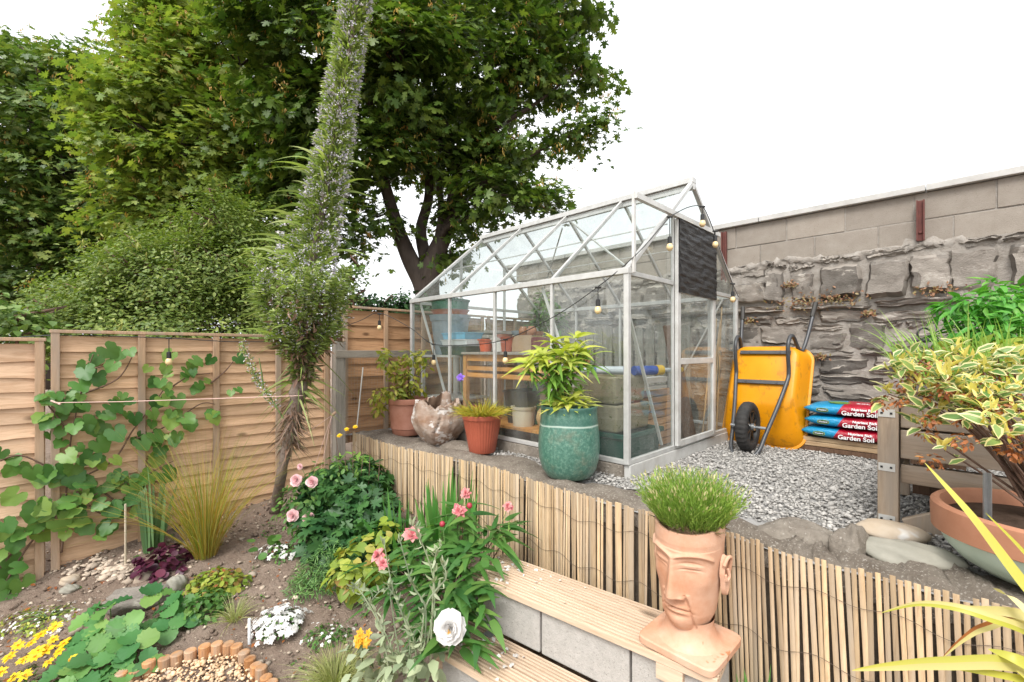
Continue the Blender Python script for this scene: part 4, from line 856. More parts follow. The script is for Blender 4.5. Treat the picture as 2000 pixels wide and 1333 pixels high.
mpv = node(ntb, 'Math', operation='ADD'); mpv.inputs[1].default_value = .185; ntb.links.new(ad.outputs[0], mpv.inputs[0]); ntb.links.new(mpv.outputs[0], rr_.inputs[0]); rr_.color_ramp.elements[1].position = .0005
ntb.links.new(cb_, bb.inputs['Base Color']); bb.inputs['Roughness'].default_value = .28
bump(ntb, bb, noise(ntb, coords(ntb, (1, 1, 1)), 18, 5, .65, .9), .8, .016)
M['badge'] = plain('badge_green', S('#0f3b2a', .8), .4); M['gold'] = plain('badge_gold', S('#9fb35a', .8), .4); M['print'] = plain('white_print', (.8, .8, .8, 1), .45); M['leafprint'] = plain('printed_plants', S('#3f7a3a', .8), .4, 0, S('#8aa84a', .8), 60)
for i, lb in enumerate(('bottom bag of garden soil lying on the boards', 'middle bag of garden soil between two others', 'uppermost bag of garden soil under the wall')):
    z = .118 + i * .093; L_, D_, H_ = .78, .40, .092
    bg_ = thing('soil_bag', lb, 'bag', W(1.68, -.985, z) + B * rng.normal() * .008, TH - math.pi / 2, 'red and blue soil bags')
    mb = MB(); rings = []; nu = 28
    for s in range(19):
        t = 2 * s / 18 - 1; x = t * L_ / 2; k = max(.16, (1 - abs(t) ** 6) ** .5); wv = 1 - .10 * abs(t) ** 8; rg_ = []
        for a in range(nu):
            an = 2 * math.pi * a / nu; cx, cz = math.cos(an), math.sin(an)
            y = math.copysign(abs(cx) ** .75, cx) * D_ / 2 * wv; zz = math.copysign(abs(cz) ** .55, cz) * H_ / 2 * k
            rg_.append(Vector((x, y + .2 + .004 * math.sin(9 * x + i), zz + H_ / 2 + .004 * math.sin(11 * x + 5 * y + i))))
        rings.append(rg_)
    mb.loft(rings); o = mb.build('bag_body', mB, bg_, smooth=True)
    def lettering(s_, size, x, z_, name, bold=.0006, mat='print', y=-.0035, thick=.0008):
        me = text_mesh(s_, size, thick, bold); me.transform(Matrix.Rotation(math.pi / 2, 4, 'X')); o = link(name, me, M[mat], bg_); o.location = (x, y + (.004 if False else 0), z_); return o
    lettering('Nutrient Rich', .026, -.005, .0515, 'small_lettering', .0006, y=-.0065).rotation_euler = (-.42, 0, 0)
    lettering('Garden Soil', .046, -.03, .014, 'large_lettering', .0010, y=-.0065)
    mb = MB(); mb.loft([[Vector((-.262 + .040 * math.cos(a), y_, .040 + .016 * math.copysign(abs(math.sin(a)) ** .6, math.sin(a)))) for a in np.linspace(0, 2 * math.pi, 24, endpoint=False)] for y_ in (-.0005, -.0040)]); mb.build('badge_rim', M['gold'], bg_)
    mb = MB(); mb.loft([[Vector((-.262 + .036 * math.cos(a), y_, .040 + .0125 * math.copysign(abs(math.sin(a)) ** .6, math.sin(a)))) for a in np.linspace(0, 2 * math.pi, 24, endpoint=False)] for y_ in (-.003, -.0052)]); mb.build('badge', M['badge'], bg_)
    lettering('Westland', .0145, -.262, .036, 'badge_lettering', .0003, y=-.0056)
    if i == 2:
        me = text_mesh('50L', .06, .0006, .001); o = link('volume_lettering', me, M['print'], bg_); o.location = (-.02, .10, H_ + .003)
        mb = MB(); mb.loft([[Vector((-.17 + .075 * math.cos(a) * (1 + .15 * math.sin(5 * a)), .15 + .08 * math.sin(a), H_ + z_ - .002)) for a in np.linspace(0, 2 * math.pi, 30, endpoint=False)] for z_ in (0, .004)]); mb.build('printed_picture', M['leafprint'], bg_)
# ---------------------------------------------------------------- raised timber planter
PO = PZ(1736, 1022, T); pr = thing('raised_planter', 'rough timber raised planter on braced legs at the right edge', 'planter', PO, TH - math.pi / 2)
PL = 1.5; PD = .62; zt = .59
for y in (0, PD): mb = MB(); mb.box((.0, y, zt / 2), (.075, .085, zt)); mb.build('leg', M['planterz'], pr, bevel=.004); mb = MB(); mb.box((PL, y, zt / 2), (.075, .085, zt)); mb.build('leg', M['planterz'], pr, bevel=.004)
for z0, z1, yo in ((.455, .585, .0), (.315, .445, .004), (.20, .285, -.012)):
    for y in (.0, PD): mb = MB(); mb.box((PL / 2, y - yo, (z0 + z1) / 2), (PL - .085, .036, z1 - z0)); mb.build('side_board', M['planter'], pr, bevel=.004)
for x in (0, PL):
    for z0, z1 in ((.455, .585), (.315, .445), (.20, .285)): mb = MB(); mb.box((x, PD / 2, (z0 + z1) / 2), (.036, PD - .09, z1 - z0)); mb.build('end_board', M['planter'], pr, bevel=.004)
mb = MB(); mb.beam((.07, -.03, .0), (.62, -.03, .30), .036, .095, up=(0, 0, 1)); mb.build('brace', M['planterz'], pr, bevel=.004)
mb = MB(); mb.beam((.62, -.0, .02), (1.15, -.0, .25), .036, .095); mb.build('brace', M['planterz'], pr, bevel=.004)
mb = MB(); mb.box((PL / 2, PD / 2, .53), (PL - .05, PD - .05, .02)); mb.build('soil', M['soil_dark'], pr)
mb = MB(); mb.box((PL / 2, PD - .03, .10), (PL - .1, .012, .16)); mb.build('backing', M['postdark'], pr)
for z in (.52, .27, .03):
    mb = MB(); mb.box((-.004, -.0445, z), (.06, .003, .036)); mb.build('plate', M['aluw'], pr)
    mb = MB()
    for x in (-.022, .012): mb.lathe([(0, 0), (.005, 0), (.005, .003), (0, .003)], 8) if False else mb.box((x, -.0472, z), (.009, .004, .009))
    mb.build('screw', M['iron'], pr)
# ---------------------------------------------------------------- pots
def lathe_obj(name, prof, mat, parent, n=56, fn=None, smooth=True, split=35):
    mb = MB(); mb.lathe(prof, n, fn=fn); o = mb.build(name, mat, parent, smooth=smooth)
    if smooth: es = o.modifiers.new('split', 'EDGE_SPLIT'); es.split_angle = R_(split)
    return o
BWL = Vector((1.845, 1.53, T + .014)); bowl = thing('bowl_planter', 'wide bowl planter of celadon green with a terracotta collar and variegated shrub', 'planter', BWL)
lathe_obj('bowl', [(0, 0), (.12, 0), (.175, .015), (.225, .047), (.262, .09), (.283, .14)], M['celadon'], bowl, 72)
lathe_obj('collar', [(.288, .133), (.297, .137), (.300, .208), (.298, .228), (.288, .237), (.272, .234), (.262, .21), (.26, .15)], M['terra_bowl'], bowl, 72)
mb = MB(); mb.lathe([(.262, .185), (.15, .195), (0, .20)], 40); mb.build('compost', M['soil_dark'], bowl)
mb = MB(); mb.box((-.155, .06, .25), (.016, .004, .22)); mb.box((-.147, .054, .25), (.004, .014, .22)); o = mb.build('plant_stake', M['steel'], bowl)
p1 = P(796, 850, 4.27); p1.z = T + .012
pt1 = thing('potted_shrub', 'thin yellow green shrub in a faded terracotta pot at the greenhouse back corner', 'potted plant', p1)
lathe_obj('pot', [(0, 0), (.13, 0), (.138, .01), (.15, .06), (.158, .065), (.155, .075), (.175, .29), (.188, .295), (.195, .33), (.19, .345), (.178, .345), (.172, .29), (0, .29)], M['terra_old'], pt1); 
mb = MB(); mb.lathe([(.17, .31), (0, .325)], 30); mb.build('compost', M['soil_dark'], pt1)
p2 = P(942, 884, 3.52); p2.z = T + .012
pt2 = thing('potted_tuft', 'red ribbed plastic pot with a yellow green tuft and a purple flower', 'potted plant', p2)
lathe_obj('pot', [(0, 0), (.098, 0), (.103, .008), (.118, .09), (.137, .19), (.147, .245), (.150, .26), (.158, .262), (.160, .292), (.152, .296), (.144, .29), (.14, .25), (0, .25)], M['terra'], pt2, 144, fn=lambda a, i, r, z: r * (1 + (.022 * (abs(math.sin(a * 18)) - .5) if 1 < i < 7 else 0)))
mb = MB(); mb.lathe([(.145, .27), (0, .285)], 30); mb.build('compost', M['soil_dark'], pt2)
p3 = P(1111, 930, 2.83); p3.z = T + .012
mG, ntg, bgz = newmat('turquoise_crackle_glaze'); co = coords(ntg)
c_ = ramp(ntg, noise(ntg, co, 55, 4, .75), [(.35, S('#467264', .8)), (.5, S('#548373', .8)), (.68, S('#7fa594', .8))]); c_ = mix(ntg, ramp(ntg, noise(ntg, co, 7, 5, .7), [(.54, (0, 0, 0, 1)), (.72, (.55, .55, .55, 1))]), c_, S('#7d7360', .8))
sz = node(ntg, 'SeparateXYZ'); ntg.links.new(co, sz.inputs[0])
c_ = mix(ntg, ramp(ntg, sz.outputs[2], [(.335, (0, 0, 0, 1)), (.35, (.6, .6, .6, 1)), (.40, (.2, .2, .2, 1)), (.43, (.8, .8, .8, 1))]), c_, S('#3d6a60', .8))
wl = node(ntg, 'Math', operation='ADD'); nz_ = noise(ntg, co, 4, 2); ml = node(ntg, 'Math', operation='MULTIPLY'); ml.inputs[1].default_value = .03; ntg.links.new(nz_, ml.inputs[0]); ntg.links.new(ml.outputs[0], wl.inputs[0]); ntg.links.new(sz.outputs[2], wl.inputs[1])
c_ = mix(ntg, ramp(ntg, wl.outputs[0], [(.343, (0, 0, 0, 1)), (.347, (.85, .85, .85, 1)), (.352, (.85, .85, .85, 1)), (.356, (0, 0, 0, 1))]), c_, S('#c5d8cc', .8))
ntg.links.new(c_, bgz.inputs['Base Color']); bgz.inputs['Roughness'].default_value = .32; bgz.inputs['Coat Weight'].default_value = .25; bump(ntg, bgz, noise(ntg, co, 70, 4, .7), .25, .003)
pt3 = thing('potted_evergreen', 'large turquoise glazed pot with a yellow green evergreen at the greenhouse corner', 'potted plant', p3)
lathe_obj('pot', [(0, 0), (.12, 0), (.145, .015), (.172, .06), (.188, .12), (.194, .19), (.191, .27), (.183, .34), (.177, .40), (.178, .43), (.181, .442), (.178, .45), (.168, .45), (.162, .43), (.165, .38), (0, .38)], mG, pt3, 72)
mb = MB(); mb.lathe([(.166, .405), (0, .425)], 30); mb.build('compost', M['soil_dark'], pt3)
# ---------------------------------------------------------------- driftwood hollow
p4 = P(856, 868, 3.93); p4.z = T + .005
dw = thing('driftwood_stump', 'hollow bleached driftwood burl with a jagged broken top', 'driftwood', p4); mb = MB(); nu, nv = 84, 34
def burl(scale, inner=False):
    vs = []
    for j in range(nv):
        t = j / (nv - 1)
        for i in range(nu):
            a = 2 * math.pi * i / nu; jag = .345 + .016 * math.sin(2 * a + 1.0) + .014 * math.sin(5 * a + .4) + .010 * math.sin(13 * a) + .006 * math.sin(29 * a) + (.06 if abs(((a - 1.9 + math.pi) % (2 * math.pi)) - math.pi) < .42 else 0)
            z = t * jag; r = (.12 + .115 * math.sin(min(1, t * 1.25 + .05) * math.pi * .62) - .035 * t * t) * (1 + .07 * math.sin(3 * a + 4 * t) + .035 * math.sin(8 * a + 9 * t) + .012 * math.sin(21 * a - 6 * t))
            cr = abs(((a - 4.85 + .15 * math.sin(6 * t) + math.pi) % (2 * math.pi)) - math.pi)
            if cr < .05: r *= .90
            r *= scale; vs.append((r * math.cos(a), r * math.sin(a), z + (.0 if not inner else .0)))
    return vs
fs = [(j * nu + i, j * nu + (i + 1) % nu, (j + 1) * nu + (i + 1) % nu, (j + 1) * nu + i) for j in range(nv - 1) for i in range(nu)]
v1, v2 = burl(1.0), burl(.84, True); k = len(v1)
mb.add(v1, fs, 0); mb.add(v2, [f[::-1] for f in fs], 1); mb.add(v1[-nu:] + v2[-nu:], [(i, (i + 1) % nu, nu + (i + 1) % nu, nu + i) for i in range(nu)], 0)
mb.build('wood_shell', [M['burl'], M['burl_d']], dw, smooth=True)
for a, hh, rr, tl in ((1.2, .43, .06, .05),):
    mb = MB(); mb.loft([[Vector((.13 * math.cos(a) + rr * k_ * math.cos(b_) * .8 + tl * z_ * .3, .13 * math.sin(a) + rr * k_ * math.sin(b_) * .5, z_ + .012 * math.sin(3 * b_))) for b_ in np.linspace(0, 2 * math.pi, 12, endpoint=False)] for k_, z_ in ((1.1, .2), (1.15, .27), (1.0, .33), (.8, hh - .02), (.55, hh))]); mb.build('splinter', M['burl'], dw, smooth=True)
# ---------------------------------------------------------------- terracotta head planter
hp = C0 + D0 * .985 + N0 * .150; hp = PZ(1347, 1255, Z1); hp.z = Z1 + .001
FACE = math.atan2(-.69, -.72)
hd = thing('head_planter', 'pale terracotta planter shaped as a long face with lavender for hair', 'planter', hp, FACE + math.pi / 2)  # local -y is the face
HH = .50; nu, nv = 200, 170
def gs(x, s): return math.exp(-(x / s) ** 2)
def head_r(a, z):
    # a: angle from the face direction, positive to the figure's left (towards +x); z 0..1 above the neck
    hw = .090 + .042 * min(1, max(0, (z - .06) / .80)) + .004 * math.sin(z * 5)        # half width
    if z < .16: hw -= .018 * (1 - z / .16) ** 1.5
    hd_ = hw * (1.10 - .03 * z)
    r = 1 / math.sqrt((math.sin(a) / hw) ** 2 + (math.cos(a) / hd_) ** 2)
    f = max(0, math.cos(a)); aa = abs(a)
    if f > 0:
        r += .012 * gs(a, .9) * (1 if z < .8 else .5)
        r += .020 * gs(a, .42) * gs(z - .07, .09)                                        # chin
        ln = max(0, min(1, (.76 - z) / .40)); nose = (.010 + .040 * ln ** 1.15) if .30 < z < .77 else 0
        if z <= .37: nose *= max(0, min(1, (z - .315) / .04))
        if z > .70: nose *= max(0, (.77 - z) / .07)
        r += nose * gs(a, .095 + .10 * ln * ln) * f
        r += .012 * gs(aa - .23, .075) * gs(z - .345, .028)                              # nostril wings
        r += .010 * gs(z - (.775 + .09 * math.cos((aa - .50) * 2.2) - .09), .020) * (1 if .10 < aa < 1.05 else gs(min(abs(aa - .10), abs(aa - 1.05)), .10))   # brows
        r -= .009 * gs(aa - .42, .22) * gs(z - .655, .07)                               # eye sockets
        ez = .645 - .16 * (aa - .45) ** 2
        r += .011 * gs(aa - .46, .20) * gs(z - ez, .030); r -= .010 * gs(aa - .46, .24) * gs(z - (ez - .012), .008); r -= .007 * gs(aa - .46, .26) * gs(z - (ez + .045), .010); r += .006 * gs(aa - .46, .24) * gs(z - (ez + .026), .012)
        mo = .225 - .10 * aa * aa
        r += .011 * gs(a, .34) * gs(z - (mo + .024), .019) + .012 * gs(a, .30) * gs(z - (mo - .024), .021); r -= .012 * gs(a, .40) * gs(z - mo, .0075)
        r -= .006 * gs(a, .3) * gs(z - .155, .02); r += .004 * gs(a, .06) * gs(z - .285, .03) * -1
        ff = .32 + 1.05 * (.36 - z)                                                        # smile fold from nostril to jaw
        if .03 < z < .38: r -= .0085 * gs(aa - ff * .95, .028); r += .006 * gs(aa - ff * .95 - .07, .06)
        r += .008 * gs(aa - .85, .28) * gs(z - .50, .10)                                 # cheekbones
    return r
mb = MB(); vs = []
for j in range(nv + 1):
    z = j / nv
    for i in range(nu):
        a = 2 * math.pi * i / nu - math.pi; r = head_r(a, z)
        tilt = .012 * math.cos(a) * z
        vs.append((r * math.sin(a), -r * math.cos(a) + .0, .10 + z * (HH - .10) + tilt * .0 - .020 * (z ** 6) * math.cos(a)))
fs = [(j * nu + i, j * nu + (i + 1) % nu, (j + 1) * nu + (i + 1) % nu, (j + 1) * nu + i) for j in range(nv) for i in range(nu)]
mb.add(vs, fs)
top = vs[-nu:]; rim = [(x * .90, y * .90, z - .001) for x, y, z in top]; low = [(x * .88, y * .88, z - .05) for x, y, z in top]
mb.add(top + rim + low + [(0, 0, HH - .05)], [(i, (i + 1) % nu, nu + (i + 1) % nu, nu + i) for i in range(nu)] + [(nu + i, nu + (i + 1) % nu, 2 * nu + (i + 1) % nu, 2 * nu + i) for i in range(nu)] + [(2 * nu + i, 2 * nu + (i + 1) % nu, 3 * nu) for i in range(nu)])
neck = []
for z, k in ((.028, .135), (.034, .118), (.048, .104), (.068, .095), (.088, .090), (.10, .088), (.125, .092)): neck.append([Vector((k * math.sin(b), -k * 1.05 * math.cos(b), z)) for b in np.linspace(-math.pi, math.pi, 64, endpoint=False)])
mb.loft(neck, caps=(False, False))
mb.build('head', M['terra_head'], hd, smooth=True)
mb = MB(); rings = []
for k, z in ((.148, 0), (.153, .004), (.153, .026), (.148, .031), (.06, .032)): rings.append([Vector((math.copysign(abs(math.cos(b)) ** .22, math.cos(b)) * k, math.copysign(abs(math.sin(b)) ** .22, math.sin(b)) * k, z)) for b in np.linspace(0, 2 * math.pi, 48, endpoint=False)])
mb.loft(rings); o = mb.build('base_plate', M['terra_head'], hd, smooth=True); es = o.modifiers.new('split', 'EDGE_SPLIT'); es.split_angle = R_(25)
for s in (-1, 1):
    mb = MB(); vs = []; n1, n2 = 28, 12           # ear: oval shell with a lobe
    for j in range(n2):
        t = j / (n2 - 1)
        for i in range(n1):
            b = 2 * math.pi * i / n1; rz = .066 if math.sin(b) > 0 else .075; ry = .033 if math.sin(b) > 0 else .026; kk = math.sqrt(max(0, 1 - (1 - t) ** 2)) if t < .6 else 1 - (t - .6) * .9
            dp = .022 * t - (.016 * max(0, (t - .62) / .38))
            if t < .6: dp = .020 * t / .6
            else: dp = .020 - .012 * math.sin((t - .6) / .4 * math.pi * .7)
            kk = 1.0 - .12 * t if t < .6 else (.93 - (t - .6) / .4 * .92)
            vs.append((s * (.106 + .018 + dp), .012 + ry * kk * math.cos(b), .318 + rz * kk * 1.1 * math.sin(b)))
    mb.add(vs, [(j * n1 + i, j * n1 + (i + 1) % n1, (j + 1) * n1 + (i + 1) % n1, (j + 1) * n1 + i) for j in range(n2 - 1) for i in range(n1)] + [tuple((n2 - 1) * n1 + i for i in range(n1))])
    mb.tube(smooth_path([(s * .136, .034, .305), (s * .148, .028, .375), (s * .148, -.005, .388), (s * .141, -.022, .36)], 6), .007, 8); mb.tube(smooth_path([(s * .144, .004, .345), (s * .149, .010, .315), (s * .143, -.004, .30), (s * .142, -.010, .325)], 6), .006, 8)
    mb.build('ear', M['terra_head'], hd, smooth=True)
# lavender in the head
n_ = 1000; a = rng.uniform(0, 2 * math.pi, n_); rr = .118 * np.sqrt(rng.uniform(0, 1, n_)); b0 = np.stack([rr * np.cos(a), rr * np.sin(a), np.full(n_, HH - .02)], 1)
d = unit(np.stack([b0[:, 0] * 5.0, b0[:, 1] * 5.0, np.full(n_, 1.0)], 1) + rng.normal(size=(n_, 3)) * .13); Ls = rng.uniform(.11, .225, n_) * (1 - .2 * rr / .125)
ch = []; tips = []
for k in range(7):
    f = .12 + .80 * k / 6 + rng.normal(size=n_) * .03; q = b0 + d * (Ls * f)[:, None]
    ld = unit(d * 1.5 + rdir(n_) * .7); ch.append(inst(NARROW, q, frames(ld, rdir(n_)), rng.uniform(.020, .036, n_)))
ch.append(blades(b0, d, Ls, .0028, .05, 4)); tp = b0 + d * Ls[:, None]; sel = rng.uniform(size=n_) < .45
ch.append(inst(([(x, y, z) for x, y, z in LANCE[0]], LANCE[1], [1] * 6), tp[sel], frames(d[sel], rdir(sel.sum())), rng.uniform(.014, .024, sel.sum())))
b2 = b0[:260] * [1.05, 1.05, 1]; ch.append(inst((NARROW[0], NARROW[1], [2] * 6), b2, frames(unit(d[:260] + rdir(260)), rdir(260)), rng.uniform(.03, .06, 260)))
npmesh('lavender', ch, [M['lav'], M['lavtip'], M['lavdry']], hd, world=False)
# ---------------------------------------------------------------- string lights
wire_pts = [P(-20, 667, 2.9), P(113, 655, 2.98), P(330, 661, 3.29), P(470, 668, 3.55), P(600, 662, 3.85), P(700, 628, 4.25), P(741, 612, 4.50), P(800, 640, 4.40), P(845, 672, 4.21), P(915, 674, 3.84), P(985, 664, 3.52), P(1080, 620, 3.20), P(1166, 562, 2.95), P(1240, 500, 2.82), P(1290, 445, 2.98), P(1309, 424, 3.10), P(1345, 405, 3.24), P(1371, 404, 3.40), P(1384, 425, 3.50), P(1394, 452, 3.58), P(1412, 505, 3.78), P(1431, 555, 3.98), P(1442, 580, 4.1)]
slg = thing('string_lights', 'black festoon cable with unlit bulbs along the fence and over the greenhouse', 'string lights', wire_pts[2])
mb = MB(); mb.tube(smooth_path(wire_pts, 8), .0035, 6); mb.build('cable', M['black'], slg, world=True, smooth=True)
mb_g, ntx, bx = newmat('frosted_amber_bulb'); bx.inputs['Base Color'].default_value = S('#f0d3a0', .95); bx.inputs['Roughness'].default_value = .15; bx.inputs['Coat Weight'].default_value = .4
for u, v, Y, dv in ((330, 661, 3.27, 26), (741, 614, 4.48, 12), (847, 673, 4.21, 20), (987, 664, 3.52, 22), (1168, 562, 2.94, 22), (1308, 424, 3.08, 38), (1372, 404, 3.38, 14), (1397, 452, 3.56, 8), (1431, 555, 3.96, 14)):
    h = bpy.data.objects.new('lamp_holder', None); C.objects.link(h); h.parent = slg; h.location = P(u, v, Y) - wire_pts[2]; dz = dv / F * Y
    mb = MB(); mb.tube([(0, 0, .006), (0, 0, -dz)], .003, 6); mb.tube([(-.02, 0, .0), (.02, 0, 0)], .007, 6); mb.tube([(0, 0, -dz), (0, 0, -dz - .006), (0, 0, -dz - .05)], [.006, .0145, .0155], 14); mb.build('socket', M['black'], h)
    mb = MB(); z0 = -dz - .05; mb.lathe([(0, z0 - .052), (.012, z0 - .049), (.021, z0 - .038), (.0235, z0 - .026), (.019, z0 - .010), (.0135, z0)], 20); mb.build('bulb', mb_g, h, smooth=True)
# twine from the fence post to the echium, guy strings
tw = thing('garden_twine', 'pale pink twine stretched from the fence post to the echium', 'twine', P(108, 787, 2.86)); mb = MB(); mb.tube([P(108, 787, 2.86), P(240, 785, 3.02), P(420, 779, 3.22), P(592, 773, 3.36)], .0028, 6); mb.tube([P(100, 783, 2.87), P(118, 790, 2.87)], .006, 6); mb.build('cord', M['twine'], tw, world=True)
tw = thing('garden_twine', 'thin pale guy string from the echium down to the fence corner hook', 'twine', P(590, 850, 3.45)); mb = MB(); mb.tube([P(590, 852, 3.42), P(648, 812, 4.0)], .002, 5); mb.tube([P(648, 812, 4.0), P(615, 912, 3.9)], .002, 5); mb.tube([P(648, 812, 4.0), P(628, 912, 3.9)], .002, 5); mb.build('cord', M['twine'], tw, world=True)
mb = MB(); mb.tube([P(648, 812, 4.0), P(655, 806, 4.05)], .012, 8); mb.build('hook', M['peach'], tw, world=True)
# black iron crook and trellis beside the planter
ik = thing('shepherd_crook', 'black iron plant support with a curled top before the stone wall', 'plant support', P(1800, 740, 2.75)); mb = MB()
c0 = P(1805, 653, 2.75); mb.tube([c0 + Vector((math.cos(a) * .042, .0, math.sin(a) * .036)) for a in np.linspace(0, 6.0, 26)], .006, 6); mb.tube([P(1786, 800, 2.75), P(1788, 668, 2.75), P(1830, 660, 2.75), P(1832, 800, 2.75)], .008, 6); mb.tube([P(1788, 668, 2.75), P(1832, 664, 2.75)], .012, 6); mb.build('rod', M['iron'], ik, world=True)
# ---------------------------------------------------------------- plant helpers
def mt(tpl, m): return (tpl[0], tpl[1], [m] * len(tpl[1]))
def clump(c, r, n, tpl, smin, smax, out=.8, up=.6, inner=.3, half=False, axis_out=.8, m=0):
    d = rdir(n)
    if half: d[:, 2] = np.abs(d[:, 2])
    k = rng.uniform(inner ** 3, 1, n) ** (1 / 3); pos = np.array(c) + d * np.array(r) * k[:, None]
    nr = unit(d * out + [0, 0, up] + rdir(n) * .55); ax = unit(d * axis_out + rdir(n) * .6 - [0, 0, .15]); ax = ax - nr * (ax * nr).sum(1, keepdims=True) * .85
    return inst(mt(tpl, m), pos, frames(ax, nr), rng.uniform(smin, smax, n))
def plant(name, label, cat, base, group=None): return thing(name, label, cat, base, 0, group)
def stems(parent, paths, r, mat, name='stem'):
    mb = MB()
    for p in paths: k = len(p); mb.tube(p, [r * (1 - .6 * i / max(1, k - 1)) for i in range(k)], 5)
    return mb.build(name, mat, parent, world=True, smooth=True)
def daisy(c, nr, r, npet, petal, pm, layers=1, cup=.15, jit=.1):
    out = []
    nr = Vector(nr).normalized(); x = nr.orthogonal().normalized(); y = nr.cross(x)
    for L in range(layers):
        n = npet; a = np.linspace(0, 2 * math.pi, n, endpoint=False) + L * .4 + rng.normal(size=n) * jit; el = cup + L * (1.15 / max(1, layers)) + rng.normal(size=n) * jit
        d = (np.cos(a) * np.cos(el))[:, None] * np.array(x) + (np.sin(a) * np.cos(el))[:, None] * np.array(y) + np.sin(el)[:, None] * np.array(nr)
        out.append(inst(mt(petal, pm), np.repeat(np.array(c)[None], n, 0) + d * r * .05, frames(d, np.array(nr) * np.cos(el)[:, None] + rdir(n) * .12 - d * .3), r * rng.uniform(.85, 1.1, n) * (1 - .5 * L / max(1, layers))))
    return out
# ---------------------------------------------------------------- trees beyond the fence
def tree(name, label, trunk, limbs, lobes, dens, size, mats, keys=.05, jitter=1.0, tpl=MAPLE, hang=.35, cl=.30, cr=(1, 1, .55), twigs=True, cat='tree', bark='trunk'):
    root = thing(name, label, cat, Vector(trunk[0]))
    mb = MB()
    for pts, r0, r1 in limbs:
        sp = smooth_path(pts, 6); k = len(sp); mb.tube(sp, [r0 + (r1 - r0) * i / (k - 1) for i in range(k)], 10)
    cs = []
    for c, r in lobes:
        vol = (r[0] * r[1] * r[2]) ** (2 / 3); n = max(3, int(dens * vol / cl ** 2))
        d = rdir(n); k = rng.uniform(.12, 1, n) ** .45; pos = np.array(c) + d * np.array(r) * k[:, None]; cs.append((pos, d, np.array(c)))
        if twigs:
            for i in range(0, n, 5):
                q = Vector(pos[i]); mid = Vector(c).lerp(q, .5) + Vector(rng.normal(size=3) * .12); mb.tube([Vector(c), mid, q], [.022, .014, .006], 5)
    mb.build('trunk', M[bark], root, smooth=True, world=True)
    pos = np.concatenate([a for a, _, _ in cs]); dd = np.concatenate([b for _, b, _ in cs]); per = int(30 * jitter); n = len(pos)
    cp = np.repeat(pos, per, 0); od = np.repeat(dd, per, 0); N_ = n * per
    off = rng.normal(size=(N_, 3)) * np.array(cr) * cl * .55; od2 = od.copy(); od2[:, 2] *= .3
    p = cp + off; p[:, 2] -= .25 * (off[:, 0] ** 2 + off[:, 1] ** 2) / cl
    nr = unit(np.array([0, 0, .85]) + od * .55 + rdir(N_) * .55); ax = unit(od2 * .7 + rdir(N_) * .7 + [0, 0, -hang]); ax = unit(ax - nr * (ax * nr).sum(1, keepdims=True) * .8)
    ch = [inst(tpl, p, frames(ax, nr), size * rng.uniform(.65, 1.25, N_))]
    if keys:
        nk = int(n * keys * 10); ii = rng.integers(0, n, nk); kp = np.repeat(pos[ii] + dd[ii] * cl * .42 + rng.normal(size=(nk, 3)) * cl * .3, 8, 0); kp = kp + rng.normal(size=kp.shape) * .035
        kd = unit(rdir(len(kp)) * .6 + [0, 0, -1]); ch.append(inst(mt(LANCE, 1), kp, frames(kd, rdir(len(kp))), rng.uniform(.05, .09, len(kp))))
    npmesh('crown', ch, mats, root); return root
def L_(u, v, Y, ru, rv, rd=None):
    s = Y / F; return (tuple(P(u, v, Y)), (ru * s, (rd if rd else ru * .85) * s, rv * s))
Y1 = 8.6
tr_ = lambda *a: [P(u, v, Y) for u, v, Y in a]
limbs = [(tr_((838, 690, Y1), (836, 600, Y1), (826, 555, Y1), (800, 505, Y1), (775, 440, Y1), (745, 330, Y1 - .3), (720, 180, Y1 - .5)), .26, .06),
         (tr_((838, 620, Y1), (836, 555, Y1), (850, 500, Y1), (875, 440, Y1 + .1), (895, 350, Y1), (940, 200, Y1), (980, 50, Y1)), .25, .05),
         (tr_((836, 560, Y1), (832, 510, Y1 + .1), (822, 450, Y1 + .3), (838, 380, Y1 + .2), (830, 290, Y1), (800, 150, Y1)), .15, .05),
         (tr_((868, 450, Y1), (900, 400, Y1 - .2), (960, 345, Y1 - .4), (1040, 300, Y1 - .4), (1120, 262, Y1 - .4), (1185, 236, Y1 - .4)), .09, .012),
         (tr_((860, 470, Y1), (880, 440, Y1 - .3), (960, 410, Y1 - .5), (1060, 382, Y1 - .5)), .06, .012),
         (tr_((895, 350, Y1), (960, 260, Y1 - .3), (1050, 200, Y1 - .5), (1150, 120, Y1 - .5)), .07, .012),
         (tr_((850, 500, Y1), (862, 420, Y1), (858, 330, Y1), (880, 200, Y1)), .09, .03)]
